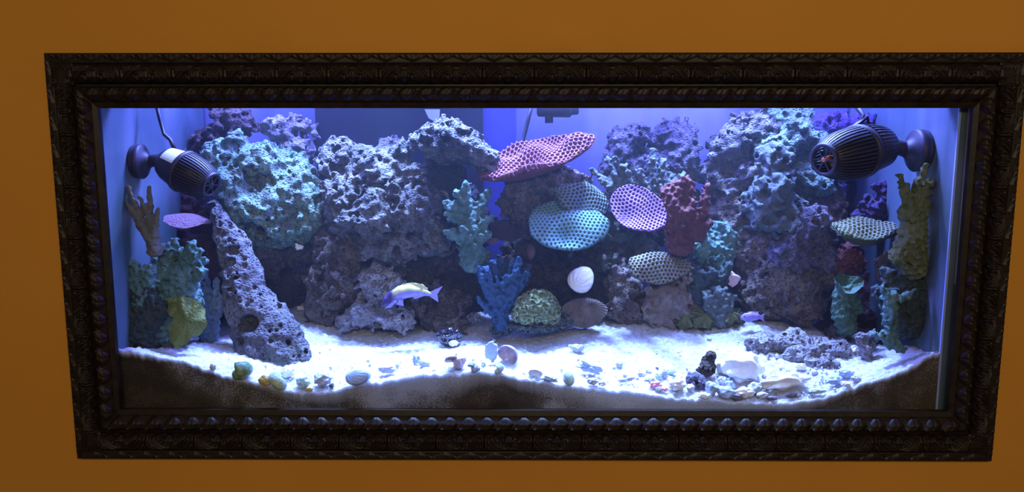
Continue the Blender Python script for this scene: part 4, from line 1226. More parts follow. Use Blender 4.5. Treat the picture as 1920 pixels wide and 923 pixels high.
def wave_pump(label, cup_px, cupY, cup_x, body_px, bodyY, nose_px, noseY, ribbed, sticker, scale=1.0):
    a = at(*body_px, bodyY); c = at(*nose_px, noseY)
    d = (c - a); Ln = d.length; d.normalize()
    cupc = at(*cup_px, cupY); cupc.x = cup_x
    root = empty('wave_pump', cupc, label, 'pump')
    s = scale
    up = Vector((0, 0, 1)); yv = up.cross(d).normalized(); zv = d.cross(yv)
    R3 = Matrix((d, yv, zv)).transposed()
    def place(o, ang=0.0):
        o.matrix_local = Matrix.Translation(a - cupc) @ R3.to_4x4() @ Matrix.Rotation(ang, 4, 'X')
        return o
    hl = Ln
    prof = [(0, .006), (.002, .022 * s), (.010, .030 * s), (.022, .036 * s), (hl * .42, .0425 * s), (hl * .44, .0425 * s)]
    place(link('motor_housing', lathe(prof, 48), M['dark_plastic'], root))
    place(link('collar_ring', lathe([(hl * .42, .041 * s), (hl * .425, .0455 * s), (hl * .48, .0460 * s), (hl * .49, .042 * s)], 48), M['dark_plastic'], root))
    place(link('inner_core', lathe([(hl * .44, .0385 * s), (hl * .7, .034 * s), (hl * .86, .022 * s)], 32), M['black_plastic'], root))
    # longitudinal cage slats
    def rad(t):
        return .0435 * s * math.sqrt(max(0, 1 - (t * .86) ** 2.6))
    k = round(hl, 3)
    V, F = [], []
    nst = 9
    for q in range(nst):
        t = q / (nst - 1); x = hl * (.48 + .52 * t * .98); r = rad(t)
        w_ = .0019 * s
        V += [(x, -w_, r - .005), (x, w_, r - .005), (x, w_ * .8, r), (x, -w_ * .8, r)]
    for q in range(nst - 1):
        for e in range(4):
            f = (e + 1) % 4
            F.append([q * 4 + e, q * 4 + f, q * 4 + 4 + f, q * 4 + 4 + e])
    F += [[0, 3, 2, 1], [4 * nst - 4, 4 * nst - 3, 4 * nst - 2, 4 * nst - 1]]
    sm_ = mesh_np('slat', V, F, False); sm_.materials.append(M['dark_plastic'])
    ns = 40
    for i in range(ns):
        o = bpy.data.objects.new('cage_slat', sm_); COL.objects.link(o); o.parent = root
        o.matrix_local = Matrix.Translation(a - cupc) @ R3.to_4x4() @ Matrix.Rotation(2 * PI * i / ns, 4, 'X')
    rn = rad(.98)
    place(link('nose_ring', lathe([(hl * .97, rn - .003), (hl * .965, rn + .002), (hl * 1.0, rn + .001), (hl * 1.0, rn - .005), (hl * .97, rn - .005)], 40, cap=False), M['dark_plastic'], root))
    # face spider bars and hub
    for i in range(3):
        o = place(link('nose_bar', box_mesh(hl * .98, hl * .995, -rn, rn, -.0013, .0013), M['dark_plastic'], root), PI * i / 3)
    place(link('hub', lathe([(hl * .88, .007), (hl * .99, .006), (hl * 1.005, .002)], 20), M['impeller'] if ribbed else M['dark_plastic'], root))
    imp = place(link('impeller', lathe([(hl * .90, .004), (hl * .93, .005)], 12), M['impeller'], root))
    for i in range(3):
        o = link('blade', mesh_np('blade', [(hl * .90, 0, .003), (hl * .93, .003, .003), (hl * .93, .010, .016), (hl * .90, .002, .017)], [[0, 1, 2, 3]], False), M['impeller'], imp)
        o.rotation_euler = (2 * PI * i / 3, 0, 0)
    if ribbed:
        for i in range(22):
            th_ = PI * (i / 21) * 1.1 - .05 * PI
            o = place(link('housing_rib', mesh_np('rib', *_bar(hl * .10, hl * .38, .0345 * s, .0435 * s)), M['dark_plastic'], root), th_ - PI / 2)
    if sticker:
        V, F = [], []
        nx_ = 8
        for i in range(9):
            th_ = -.52 + 1.0 * i / 8
            for x in np.linspace(hl * .14, hl * .41, nx_):
                r = np.interp(x, [p[0] for p in prof], [p[1] for p in prof]) + .0010
                V.append((x, r * math.sin(th_), r * math.cos(th_)))
        for i in range(8):
            for j in range(nx_ - 1): F.append([nx_ * i + j, nx_ * i + j + 1, nx_ * (i + 1) + j + 1, nx_ * (i + 1) + j])
        o = place(link('label_sticker', mesh_np('sticker', V, F, False), M['sticker'], root), sticker); o['label'] = 'white rectangular label'
    # suction mount on the side pane
    sg = 1 if a.x > cup_x else -1
    cup = [(0, .034), (.004, .036), (.008, .033), (.010, .036), (.016, .037), (.020, .033), (.022, .024), (.030, .016), (.034, .013)]
    me = lathe([(sg * x * s, r * s) for x, r in cup], 44)
    link('suction_cup', me, M['dark_plastic'], root)
    link('mount_arm', tube_mesh([Vector((sg * .028 * s, 0, 0)), (a - cupc) * .75 + Vector((sg * .006, 0, 0)), a - cupc + d * .008], [.013 * s, .013 * s, .018 * s], 16), M['dark_plastic'], root)
    return root, a


def _bar(x0, x1, r0, r1):
    w_ = .0013
    V = []
    for x, r in ((x0, r0), ((x0 + x1) / 2, (r0 + r1) / 2 + .0012), (x1, r1)):
        V += [(x, -w_, r - .004), (x, w_, r - .004), (x, w_ * .7, r + .0012), (x, -w_ * .7, r + .0012)]
    F = []
    for q in range(2):
        for e in range(4):
            f = (e + 1) % 4
            F.append([q * 4 + e, q * 4 + f, q * 4 + 4 + f, q * 4 + 4 + e])
    F += [[0, 3, 2, 1], [8, 9, 10, 11]]
    return V, F


pl, pa = wave_pump('black round wave pump with a white label on the left side pane', (262, 303), .165, XL + .001, (303, 300), .165, (398, 348), .13, False, .62)
pr_, pb = wave_pump('black ribbed wave pump with orange impeller on the right side pane', (1700, 282), .16, XR - .001, (1664, 272), .17, (1543, 300), .08, True, None, 1.22)
cable = M['black_plastic']
o = link('power_cord', tube_mesh([at(293, 195, .20), at(300, 225, .195), at(308, 252, .185), pa + Vector((.020, .003, .042)), pa + Vector((.030, 0, .020))], .0042), M['dark_plastic']); tag(o, 'dark cord rising from the left pump to the top of the tank', 'cord')
o = link('power_cord', tube_mesh([at(1602, 195, .18), at(1618, 216, .165), at(1614, 234, .155), at(1598, 240, .155), pb + Vector((-.050, -.010, .058)), pb + Vector((-.046, -.012, .030))], .0048), M['dark_plastic']); tag(o, 'dark cord curling down to the top of the right pump', 'cord')
# return nozzle and heater behind the centre
o = empty('return_pump', at(1045, 205, .44), 'black pump nozzle hanging at the top edge right of the overflow box', 'pump')
bevel(link('body', lathe([(-.050, .012), (-.046, .018), (.030, .020), (.036, .014), (.050, .013), (.052, .009)], 28), M['black_plastic'], o), .001)
link('outlet', lathe([(-.005, .010), (.016, .010), (.018, .007)], 20, 'Z'), M['black_plastic'], o).location = (-.02, 0, -.028)
o = link('power_cord', tube_mesh([at(996, 200, .46), at(990, 225, .46), at(984, 250, .455), at(979, 268, .45), at(975, 290, .44)], .0052), M['black_plastic']); tag(o, 'black cord hanging behind the red cup coral', 'cord')


# ------------------------------------------------------------------ fishes
def fish(label, spine, depthY, flat=.55, body_mat=None, h=.0013, tail=None, dorsal=None, pect=None, eye=None, fin_mat=None):
    pts = [at(x, y, Y) for x, y, Y, r in spine]
    s = mpp(spine[0][0], spine[0][1], depthY)
    base = pts[len(pts) // 2].copy()
    lo_z = min(p.z for p in pts) - .01
    root_loc = Vector((base.x, base.y, lo_z))
    root = empty('fish', root_loc, label, 'fish')
    pr = []
    for i in range(len(pts) - 1):
        pr.append(cap_(Vector(((pts[i] - base).x, (pts[i] - base).y / flat, (pts[i] - base).z)), Vector(((pts[i + 1] - base).x, (pts[i + 1] - base).y / flat, (pts[i + 1] - base).z)), spine[i][3] * s, spine[i + 1][3] * s))
    D, lo, hh = field(pr, h, .004, .008)
    V, F = nets(D, lo, hh)
    V[:, 1] *= flat
    me = mesh_np('body', V, F)
    o = link('body', me, body_mat, root, base - root_loc)
    return root, root_loc, s


def fish_body_mat(name, spine_w, back, side, head, xhead):
    """colour by place on the body: yellow white back, violet flank, dark head"""
    m, nt, b = new_mat(name); L = nt.links
    tc = N(nt, 'ShaderNodeTexCoord'); at_ = N(nt, 'ShaderNodeAttribute'); at_.attribute_name = 'pattern'
    sp = N(nt, 'ShaderNodeSeparateXYZ'); L.new(at_.outputs['Vector'], sp.inputs[0])
    r = N(nt, 'ShaderNodeValToRGB')
    r.color_ramp.elements[0].position = .50; r.color_ramp.elements[0].color = (*side, 1)
    r.color_ramp.elements[1].position = .66; r.color_ramp.elements[1].color = (*back, 1)
    L.new(sp.outputs['X'], r.inputs['Fac'])
    mx = N(nt, 'ShaderNodeMix', data_type='RGBA'); L.new(sp.outputs['Y'], mx.inputs[0])
    L.new(r.outputs['Color'], mx.inputs[6]); mx.inputs[7].default_value = (*head, 1)
    L.new(mx.outputs[2], b.inputs['Base Color'])
    b.inputs['Roughness'].default_value = .35
    return m


def add_pattern(o, up_dir_fn, head_fn):
    me = o.data; n = len(me.vertices)
    co = np.zeros(n * 3, np.float32); me.vertices.foreach_get('co', co); co = co.reshape(-1, 3)
    v = np.zeros((n, 3), np.float32); v[:, 0] = up_dir_fn(co); v[:, 1] = head_fn(co)
    at_ = me.attributes.new('pattern', 'FLOAT_VECTOR', 'POINT'); at_.data.foreach_set('vector', v.ravel())


def fin(name, root, root_loc, quad_px, Y, mat, n=8, thick=.0008, rays=5):
    """fin: strip between two pixel polylines (base and edge) as a thin closed sheet with rays"""
    A = [at(x, y, Y) for x, y in quad_px[0]]; B = [at(x, y, Y) for x, y in quad_px[1]]
    def lerp(P, t):
        q = t * (len(P) - 1); i = min(int(q), len(P) - 2); return P[i].lerp(P[i + 1], q - i)
    V, F = [], []
    m = 24
    for side in (-1, 1):
        for i in range(m + 1):
            t = i / m
            for j in range(n + 1):
                p = lerp(A, t).lerp(lerp(B, t), j / n) - root_loc
                p.y += side * (thick * (1 - .7 * j / n) + .0004 * math.cos(t * rays * 2 * PI))
                V.append(tuple(p))
    w_ = (m + 1) * (n + 1)
    for i in range(m):
        for j in range(n):
            a = i * (n + 1) + j
            F.append([a, a + 1, a + n + 2, a + n + 1]); F.append([w_ + a, w_ + a + n + 1, w_ + a + n + 2, w_ + a + 1])
    for i in range(m):
        for j in (0, n):
            a = i * (n + 1) + j
            q = [a, a + n + 1, w_ + a + n + 1, w_ + a]
            F.append(q if j == 0 else q[::-1])
    return link(name, mesh_np(name, V, F), mat, root)


YFI = .20
spine = [(718, 573, YFI - .004, 3), (726, 565, YFI - .002, 7.5), (738, 556, YFI, 11), (752, 549, YFI, 12.5), (768, 546, YFI, 11.5), (784, 546, YFI + .004, 8.5), (797, 549, YFI + .008, 5.5), (806, 552, YFI + .01, 4)]
fb = fish_body_mat('fish_skin', 0, (.62, .62, .26), (.24, .20, .52), (.05, .025, .13), 0)
f1, f1l, fs_ = fish('violet fish with a yellow white back swimming in front of the pitted stone', spine, YFI, .5, fb)
bo = [c for c in f1.children if c.name.startswith('body')][0]
sx_px = np.array([(at(x, y, Y) - at(752, 549, YFI)).x for x, y, Y, r in spine]); sz_px = np.array([(at(x, y, Y) - at(752, 549, YFI)).z for x, y, Y, r in spine]); srr = np.array([r for *_, r in spine]) * fs_
ref = at(*spine[len(spine) // 2][:2], spine[len(spine) // 2][2]); dxr = (ref - at(752, 549, YFI))
add_pattern(bo, lambda c: np.clip(.5 + .45 * (c[:, 2] + dxr.z - np.interp(c[:, 0] + dxr.x, sx_px, sz_px)) / np.interp(c[:, 0] + dxr.x, sx_px, srr), 0, 1),
            lambda c: np.clip((at(744, 549, YFI).x - at(752, 549, YFI).x - (c[:, 0] + dxr.x)) / .012, 0, 1))
finm = plain('fin_violet', (.26, .24, .56), .4); fint = plain('fin_yellow_white', (.56, .58, .30), .4)
fin('tail_fin', f1, f1l, ([(806, 548), (806, 556)], [(830, 537), (820, 552), (822, 567)]), YFI + .01, finm)
fin('dorsal_fin', f1, f1l, ([(738, 546), (752, 538), (770, 536), (790, 541), (800, 545)], [(742, 541), (755, 533), (772, 530), (792, 533), (802, 541)]), YFI + .002, fint)
fin('anal_fin', f1, f1l, ([(772, 556), (784, 553), (796, 552)], [(778, 561), (790, 557), (799, 554)]), YFI + .003, finm, rays=4)
fin('pectoral_fin', f1, f1l, ([(740, 563), (744, 567)], [(722, 578), (733, 577)]), YFI - .010, finm, rays=3)
fin('pelvic_fin', f1, f1l, ([(750, 562), (756, 563)], [(742, 571), (757, 574), (756, 566)]), YFI - .008, finm, rays=3)
eye_me = lathe([(-.0016, .0004), (-.0012, .0012), (0, .0017), (.0012, .0012), (.0016, .0004)], 14)
eye_me.materials.append(M['black_plastic'])
for sg in (-1, 1):
    e = bpy.data.objects.new('eye', eye_me); COL.objects.link(e); e.parent = f1; e.location = at(729, 562, YFI - .001) + Vector((0, sg * .0048, 0)) - f1l
sp2 = [(1391, 596, .27, 3), (1398, 595, .27, 7), (1408, 594, .27, 8), (1418, 594, .27, 6), (1426, 595, .272, 3)]
f2, f2l, _s = fish('small violet fish with a black eye low beside the right pillar', sp2, .27, .5, plain('fish_skin_violet', (.26, .20, .62), .35))
fin('tail_fin', f2, f2l, ([(1424, 593), (1424, 598)], [(1434, 588), (1431, 596), (1434, 604)]), .272, finm, rays=3)
fin('dorsal_fin', f2, f2l, ([(1400, 588), (1420, 589)], [(1404, 584), (1422, 585)]), .27, finm, rays=4)
for sg in (-1, 1):
    e = bpy.data.objects.new('eye', eye_me); COL.objects.link(e); e.parent = f2; e.location = at(1395, 593, .27) + Vector((0, sg * .0040, 0)) - f2l


# ------------------------------------------------------------------ shells, pebbles, stones on the sand
def ico(sub):
    import bmesh
    bm = bmesh.new(); bmesh.ops.create_icosphere(bm, subdivisions=sub, radius=1)
    V = np.array([v.co[:] for v in bm.verts]); F = np.array([[v.index for v in f.verts] for f in bm.faces]); bm.free()
    return V, F


IV, IF = ico(4)


def lumpy(name, label, mat, px, py, rx, ry, rough=.12, rot=0., Y=None, rd=None, seed=None, cat='pebble', sink=.25, ang=0.0, group=None):
    """stone centred on a pixel, standing on the sand seen under it; rx, ry half sizes in pixels"""
    g = on_sand(px, py + ry * .75) if Y is None else at(px, py + ry, Y)
    s = mpp(px, py, g.y)
    if name == 'pebble': rx, ry = rx * 1.12, ry * 1.12
    r3 = np.array([rx * s, (rd or .8 * min(rx, ry)) * s, ry * s])
    sd = seed if seed is not None else rng.rand() * 10
    V = IV.copy().astype(np.float32)
    p = (V * .12 + sd).astype(np.float32)
    d = 1 + rough * samp(T_SM, p, .42, 0) + rough * .35 * samp(T_FI, p, .42, .3)
    if ang:   # broken stone: flatten against a few random planes
        rs = np.random.RandomState(int(sd * 1000) % 99999)
        for q in range(10):
            nrm = rs.randn(3); nrm /= np.linalg.norm(nrm)
            lim = rs.uniform(.55, .85)
            dt = (V * d[:, None]) @ nrm
            d = np.where(dt > lim, d * (1 - ang * (1 - lim / np.maximum(dt, 1e-3))), d)
    V = V * d[:, None] * r3
    cr, sr = math.cos(math.radians(rot)), math.sin(math.radians(rot))
    V = np.stack([V[:, 0] * cr - V[:, 2] * sr, V[:, 1], V[:, 0] * sr + V[:, 2] * cr], 1)
    zm = V[:, 2].min()
    V[:, 2] -= zm
    o = link(name, mesh_np(name, V, IF), M[mat], None, Vector((g.x, g.y, g.z - sink * .3 * r3[2])))
    return tag(o, label, cat, group)


def clam(name, label, mat, px, py, rx, ry, normal, rot=0, Y=None, ribs=14, hollow=.55, cat='shell', lift=.0, nf=.0):
    """half clam shell: ribbed dome with an umbo, thin wall; opening faces -normal"""
    n, m = 30, 44
    V, F = [], []
    for side in (0, 1):
        for i in range(n + 1):
            t = i / n
            for j in range(m):
                th = 2 * PI * j / m
                x = t * math.cos(th); y = t * math.sin(th) * (1 - .18 * math.cos(th))
                hgt = hollow * (1 - t * t) ** .6 * (1 + .35 * x)
                rb = .018 * math.cos(ribs * math.atan2(y, x + 1.15) * 2.2) * min(1, t * 3) + .010 * math.cos(t * 30) * .6
                kk = 1.0 if side == 0 else .90
                V.append((x * kk, y * kk, hgt * kk + (rb if side == 0 else 0) - (0 if side == 0 else .0)))
    w_ = (n + 1) * m
    for i in range(n):
        for j in range(m):
            k = (j + 1) % m
            a, b2, c, d = i * m + j, (i + 1) * m + j, (i + 1) * m + k, i * m + k
            F.append([a, b2, c, d]); F.append([w_ + d, w_ + c, w_ + b2, w_ + a])
    for j in range(m):
        k = (j + 1) % m
        F.append([n * m + j, w_ + n * m + j, w_ + n * m + k, n * m + k])
    g = on_sand(px, py + ry * .8) if Y is None else at(px, py, Y)
    s = mpp(px, py, g.y)
    V = np.array(V) * np.array([rx * s, ry * s, min(rx, ry) * s])
    nz = Vector(normal).normalized(); xa = Vector((1, 0, 0)); xa = (xa - nz * xa.dot(nz)).normalized(); ya = nz.cross(xa)
    R3 = np.array(Matrix((xa, ya, nz)).transposed() @ Matrix.Rotation(math.radians(rot), 3, 'Z'))
    V = V @ R3.T
    if Y is None:
        V[:, 2] -= V[:, 2].min(); loc = Vector((g.x, g.y, g.z - .002 + lift))
    else:
        loc = g
    me = mesh_np(name, V, F)
    me.validate()
    o = link(name, me, M[mat], None, loc)
    return tag(o, label, cat)


def snail(name, label, mat, px, py, rad_px, axis, turns=3.4, tall=1.3, ribs=0, cat='shell', grow=.62):
    """spiral shell: a tube growing along a logarithmic spiral"""
    n, m = 110, 16; rad_px *= 1.5
    V, F = [], []
    for i in range(n + 1):
        t = i / n; a = 2 * PI * turns * t
        r = math.exp(math.log(grow) * turns * (1 - t))
        cx, cy, cz = .52 * r * math.cos(a), .52 * r * math.sin(a), -tall * r + tall
        rr = .50 * r * (1 + (.06 * math.cos(a * 7) if ribs else 0))
        for j in range(m):
            b2 = 2 * PI * j / m
            q = rr * math.cos(b2)
            V.append((cx + q * math.cos(a), cy + q * math.sin(a), cz * .9 + rr * 1.15 * math.sin(b2)))
    for i in range(n):
        for j in range(m):
            k = (j + 1) % m
            F.append([i * m + j, (i + 1) * m + j, (i + 1) * m + k, i * m + k])
    F.append([j for j in range(m)]); F.append([n * m + j for j in reversed(range(m))])
    g = on_sand(px, py + rad_px * .8)
    s = mpp(px, py, g.y)
    V = np.array(V) * rad_px * s
    nz = Vector(axis).normalized(); R3 = np.array(nz.to_track_quat('Z', 'Y').to_matrix())
    V = V @ R3.T
    V[:, 0] -= (V[:, 0].min() + V[:, 0].max()) / 2
    V[:, 2] -= V[:, 2].min()
    o = link(name, mesh_np(name, V, F), M[mat], None, Vector((g.x, g.y, g.z - .002)))
    return tag(o, label, cat)


snail('turban_shell', 'dark green turban shell with a pale crown at the front left of the sand', 'shell_green', 456, 699, 17, (.35, -.25, -.9), tall=.9)
snail('moon_shell', 'whitish moon shell beside the ochre pebble', 'pebble_teal', 522, 716, 15, (-.5, -.3, -.7), tall=.8)
lumpy('pebble', 'ochre yellow pebble right of the green turban shell', 'pebble_ochre', 499, 719, 12, 9, .05)
lumpy('pebble', 'small grey pebble at the far left of the sand', 'pebble_grey', 400, 693, 5.5, 6, .08)
lumpy('pebble', 'pale pebble touching the foot of the tall slab', 'shell_white', 540, 702, 12, 9, .10)
lumpy('pebble', 'teal pebble, left of two in front of the blown bright sand', 'pebble_teal', 569, 720, 12, 11, .08)
lumpy('pebble', 'mottled grey pebble, right of two left of the blue grey half shell', 'pebble_grey', 606, 718, 14, 12, .12)
lumpy('pebble', 'tiny olive pebble at the sand edge between the teal and mottled pebbles', 'pebble_ochre', 580, 732, 6, 4, .1)
lumpy('pebble', 'tiny dark pebble right of the mottled grey pebble', 'pebble_dark', 622, 726, 4, 4, .2)
clam('clam_shell', 'thick blue grey half shell lying left of centre at the front edge', 'shell_blue', 672, 704, 24, 17, (.1, -.75, .65), 10, hollow=.9, cat='shell')
lumpy('pebble', 'flat pale pebble right of the blue grey half shell', 'pebble_grey', 726, 696, 15, 6, .10)
lumpy('pebble', 'tiny pointed stone right of the flat pale pebble', 'pebble_grey', 745, 689, 4, 5, .2, ang=.8)
lumpy('pebble', 'smooth oval grey pebble, right of a pair in the bright sand', 'pebble_grey', 796, 684, 10, 7.5, .04, rot=-12)
lumpy('pebble', 'small lumpy stone, left of a pair in the bright sand', 'shell_blue', 781, 679, 6, 6, .25)
g = lumpy('glassy_stone', 'dark glassy black stone with wet glints below the fish', 'glassy', 842, 634, 25, 17, .30, cat='stone', ang=.7, seed=3.3)
lumpy('pebble', 'cyan white pebble in front of the dark glassy stone', 'shell_white', 850, 647, 8, 5, .1)
snail('whelk_shell', 'striped brown whelk shell lying on the bright sand below the glassy stone', 'shell_brown', 855, 673, 15, (.85, -.1, .28), tall=1.5, ribs=1)
snail('whelk_shell', 'small blue grey whelk shell pointing right, below the striped whelk', 'shell_blue', 889, 689, 8, (.9, -.1, -.1), tall=2.0, ribs=1)
lumpy('pebble', 'tiny purple stone left of the upright shell shard', 'shell_blue', 907, 687, 3.5, 5, .2)
lumpy('shard_or_gap_piece', 'upright pointed grey shell shard in the bright sand', 'shell_blue', 921, 664, 13, 22, .14, rot=8, ang=.9, cat='shell', rd=5, seed=1.7)
clam('clam_shell', 'open arched clam shell standing on edge right of the pointed shard', 'shell_brown', 952, 664, 21, 23, (.45, .75, .45), 30, hollow=.75)
snail('moon_shell', 'small white and pink moon shell in front of the shell shard', 'pebble_teal', 936, 692, 9, (.6, -.4, -.6), tall=.7)
clam('clam_shell', 'pale round clam shell opening toward the glass, right of the moon shell', 'shell_white', 1004, 700, 14, 11, (.1, .85, .5), 0, hollow=.8)
lumpy('pebble', 'jagged blue grey stone at the edge right of the round clam shell', 'shell_blue', 1031, 713, 13, 6, .25, ang=.8)
snail('moon_shell', 'pale cyan moon shell right of the jagged stone', 'pebble_teal', 1066, 708, 11, (-.7, -.3, -.3), tall=1.0)
lumpy('coral_rubble', 'dark blue grey rubble stick lying centre right', 'shell_blue', 1108, 698, 20, 7, .28, rot=-18, cat='coral rubble', seed=5.1)
lumpy('pebble', 'broken grey stone under the dark rubble stick', 'pebble_grey', 1112, 716, 11, 7, .25, ang=.7)
lumpy('pebble', 'small white stone right of the broken grey stone', 'pebble_white', 1130, 722, 6, 4, .2)
lumpy('pebble', 'lone grey stone far back on the lit sand right of centre', 'pebble_grey', 1081, 656, 13, 7, .28, ang=.6)
lumpy('pebble', 'small round grey pebble alone on the bright sand', 'pebble_grey', 1161, 686, 6, 5, .08)
lumpy('pebble', 'tiny grey pebble below the small round pebble', 'pebble_grey', 1172, 706, 4, 3, .1)
lumpy('coral_rubble', 'thin grey rubble twig at the sand edge', 'pebble_grey', 1176, 718, 14, 3, .30, rot=12, cat='coral rubble')
cl = [(1204, 703, 7, 6, 'pebble_grey', 'grey stone at the left end of the pebble pile'), (1213, 711, 7, 6, 'pebble_white', 'white triangular stone in the pebble pile'), (1222, 716, 7, 6, 'shell_blue', 'blue grey stone at the front of the pebble pile'),
      (1234, 709, 7, 7, 'pebble_teal', 'pale teal stone in the middle of the pebble pile'), (1246, 707, 6, 9, 'shell_blue', 'tall blue grey stone in the pebble pile'), (1259, 698, 9, 7, 'pebble_teal', 'pale stone at the right end of the pebble pile'),
      (1217, 699, 6, 4, 'pebble_grey', 'small flat stone at the back of the pebble pile'), (1232, 692, 3, 3, 'pebble_dark', 'tiny dark stone behind the pebble pile')]
for a, b_, c, d, mt, lb in cl: lumpy('pebble', lb, mt, a, b_, c, d, .15, ang=.6)
lumpy('pebble', 'pink red stone below the pebble pile', 'pebble_pink', 1230, 725, 10, 6, .15, cat='stone')
lumpy('pebble', 'small grey stone leaning on the pink stone', 'pebble_grey', 1236, 732, 6, 4, .10)
lumpy('pebble', 'flat pinkish scrap right of the pink stone', 'pebble_pink', 1247, 733, 5, 3, .20)
lumpy('pebble', 'white stone right of the pink stone', 'pebble_white', 1270, 727, 14, 9, .16)
lumpy('pebble', 'small pointed grey stone left of the bumpy round stone', 'pebble_grey', 1294, 731, 7, 7, .12, ang=.7)
rock('bumpy round purple grey stone at the front of the sand, right of centre', 'rock_purple', [(1306, 716, .075, 22, 17, .02, 10)], h=.0016, k=.005, big=.002, mid=.001, knob=.004, pit=.012, spit=0, name='round_stone', cat='stone')
rock('dark brown craggy stone standing behind the bumpy round stone', 'rock_dark', [(1327, 690, .11, 16, 14, .016, 0), (1330, 672, .112, 10, 12, .012, 0)], h=.0016, k=.005, big=.003, mid=.003, knob=.005, pit=.014, spit=.008, name='craggy_stone', cat='stone')
lumpy('boulder', 'large smooth white stone with a pale blue hollow on the right sand', 'pebble_white', 1392, 695, 36, 29, .10, rot=-12, cat='stone', seed=2.2)
lumpy('boulder', 'small white lobe stone against the large white stone', 'pebble_white', 1357, 692, 14, 14, .10, cat='stone')
pp = [(1333, 733, 12, 12, 'shell_blue', 'rounded lilac stone right of the bumpy stone'), (1360, 738, 16, 11, 'shell_blue', 'lilac striped stone at the front edge below the white stone'), (1355, 717, 9, 8, 'pebble_grey', 'speckled grey stone below the white stone'),
      (1368, 725, 10, 9, 'shell_blue', 'blue stone wedged below the large white stone'), (1383, 748, 10, 5, 'pebble_dark', 'dark stone at the very front edge'), (1394, 740, 20, 9, 'shell_white', 'white flat shell at the front edge right of the dark stone'),
      (1415, 732, 14, 11, 'pebble_grey', 'folded grey shell piece beside the white flat shell'), (1428, 744, 11, 7, 'pebble_grey', 'rounded grey stone at the front edge'), (1447, 748, 9, 4, 'pebble_dark', 'dark flat stone right of the rounded grey stone'),
      (1438, 708, 9, 5, 'pebble_grey', 'small ring shaped stone right of the large white stone'), (1485, 743, 10, 4, 'pebble_dark', 'small dark stone under the long pale stone'), (1322, 745, 12, 5, 'pebble_white', 'pale chip at the front edge left of the lilac stones'),
      (1565, 716, 12, 9, 'shell_blue', 'lilac snail stone right of the forked rubble'), (1585, 704, 12, 8, 'shell_blue', 'smooth lilac stone behind the lilac snail stone'), (1586, 722, 8, 6, 'shell_white', 'white curled chip right of the lilac snail stone'),
      (1604, 712, 9, 6, 'pebble_grey', 'flat grey stone near the right sand edge'), (1530, 735, 16, 5, 'pebble_teal', 'flat pale green stone at the front edge below the rubble'), (1602, 660, 9, 9, 'shell_white', 'rounded lilac white stone atop the rubble heap'),
      (1500, 690, 10, 6, 'pebble_white', 'white stone in the hollow below the rubble finger')]
for a, b_, c, d, mt, lb in pp: lumpy('pebble', lb, mt, a, b_, c, d, .13, ang=.4)
lumpy('boulder', 'long flat pale stone at the front right below the rubble', 'pebble_white', 1470, 722, 42, 14, .16, rot=6, cat='stone', seed=6.4)
clam('clam_shell', 'pale oval shell resting upright above the mushroom coral', 'shell_white', 1090, 524, 28, 24, (.15, -.85, .5), 52, Y=.30, hollow=.7, ribs=10)
clam('clam_shell', 'small pink shell hanging beside the indigo plate coral', 'pink', 996, 472, 9, 15, (-.4, -.8, .1), 0, Y=.33, hollow=.8)
clam('clam_shell', 'lilac shell flake at the left tip of the indigo plate coral', 'purple_cup', 925, 452, 13, 7, (.2, -.7, .6), 25, Y=.34, hollow=.5)
lumpy('shard_or_gap_piece', 'pale pink triangular piece added as a bright gap between the dark teal coral and the right pillar', 'gap_pale_pink', 1371, 521, 13, 17, .15, rot=20, Y=.315, rd=5, ang=.9, cat='shell', seed=4.4)  # from here on, pale pieces added where bright background shows through gaps
lumpy('shard_or_gap_piece', 'pale piece added as a bright gap behind the red finger coral, above the honeycomb plate coral', 'shell_white', 1284, 459, 13, 10, .15, Y=.33, rd=5, ang=.9, cat='shell', seed=2.9)
lumpy('shard_or_gap_piece', 'jagged white piece added as a bright gap at the mouth of the left cave on the sand', 'shell_white', 565, 581, 8, 10, .25, Y=.40, rd=4, ang=.9, cat='shell', seed=8.1)
lumpy('shard_or_gap_piece', 'small white piece added as a bright gap high in the left cave roof', 'shell_white', 562, 462, 9, 7, .3, Y=.33, rd=4, ang=.9, cat='shell', seed=1.2)
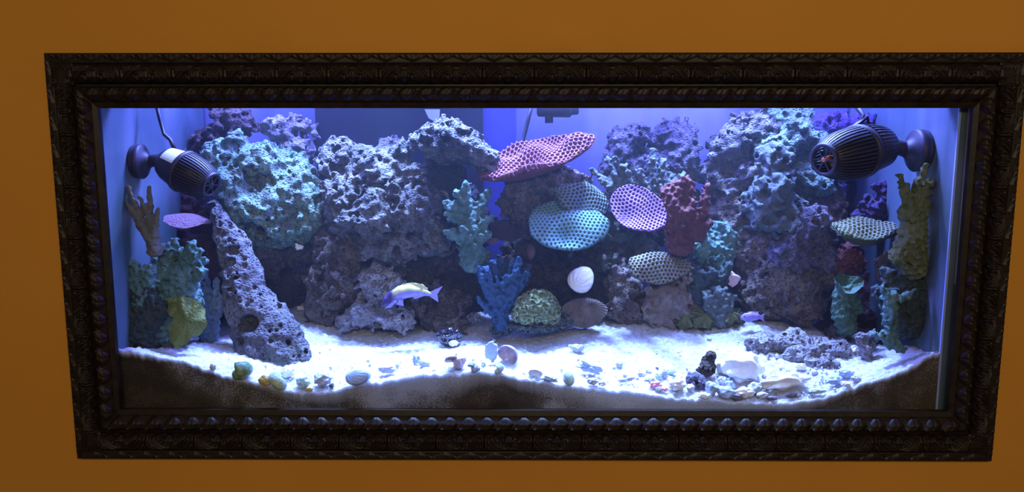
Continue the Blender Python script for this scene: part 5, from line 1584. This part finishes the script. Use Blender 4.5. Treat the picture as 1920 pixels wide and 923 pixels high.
# loose grains and chips strewn over the sand, too many to count
def gravel():
    V, F = [], []
    iv, if_ = ico(1)
    rs = np.random.RandomState(21); n = 0
    while n < 520:
        if n < 230: px, py = rs.uniform(1190, 1640), rs.uniform(690, 752)
        elif n < 330: px, py = rs.uniform(540, 1190), rs.uniform(690, 728)
        else: px, py = rs.uniform(420, 1650), rs.uniform(622, 720)
        g = on_sand(px, py)
        if g.y < TY0 + .006 or g.y > .31: n += 1; continue
        s_ = abs(rs.normal(0, 1)) * .0014 + .0009
        r3 = s_ * rs.uniform(.6, 1.4, 3)
        v = iv * (1 + .25 * rs.randn(len(iv), 1)) * r3 + np.array(g) + np.array([0, 0, r3[2] * .4])
        F.append(if_ + len(V) * len(iv)); V.append(v); n += 1
    return np.concatenate(V), np.concatenate(F)


gv, gf = gravel()
tag(link('gravel', mesh_np('gravel', gv, gf, False), M['pebble_grey']), 'loose grey grains and chips strewn over the white sand', 'gravel', kind='stuff')
# translucent fin-like flake hanging at the waterline
tw = plain('pale_flake', (.25, .27, .36), .3)
pts = [(796, 205), (799, 212), (804, 222), (815, 228), (824, 222), (825, 205)]
o = link('plastic_clip', mesh_np('clip', [tuple(at(x, y, .40) - at(810, 228, .40)) for x, y in pts] + [tuple(at(x, y, .404) - at(810, 228, .40)) for x, y in pts],
                             [[0, 1, 2, 3, 4, 5], [11, 10, 9, 8, 7, 6]] + [[i, i + 6, (i + 1) % 6 + 6, (i + 1) % 6] for i in range(6)], False), tw, None, at(810, 228, .40))
tag(o, 'pale plastic clip at the waterline over the flat cap rock', 'clip')

# ------------------------------------------------------------------ groups of alike things
GR = {'live_rock': 'live rocks stacked into the reef', 'coral_rubble': 'coral rubble lying on the sand', 'pebble': 'pebbles and small stones on the sand', 'staghorn_coral': 'branching corals of the reef', 'finger_coral': 'finger corals of the reef',
      'plate_coral': 'plate corals of the reef', 'cup_coral': 'cup corals of the reef', 'leaf_coral': 'leaf corals of the reef', 'wave_pump': 'wave pumps on the side panes', 'power_cord': 'cords hanging into the tank', 'fish': 'fish swimming in the tank',
      'clam_shell': 'clam shells', 'whelk_shell': 'whelk shells on the sand', 'moon_shell': 'moon shells on the sand', 'shard_or_gap_piece': 'shell shards', 'boulder': 'pale boulders on the right sand', 'lettuce_coral': 'ruffled corals of the centre'}
for o in list(COL.objects):
    k = o.name.split('.')[0]
    if o.parent is None and k in GR and 'category' in o: o['group'] = GR[k]
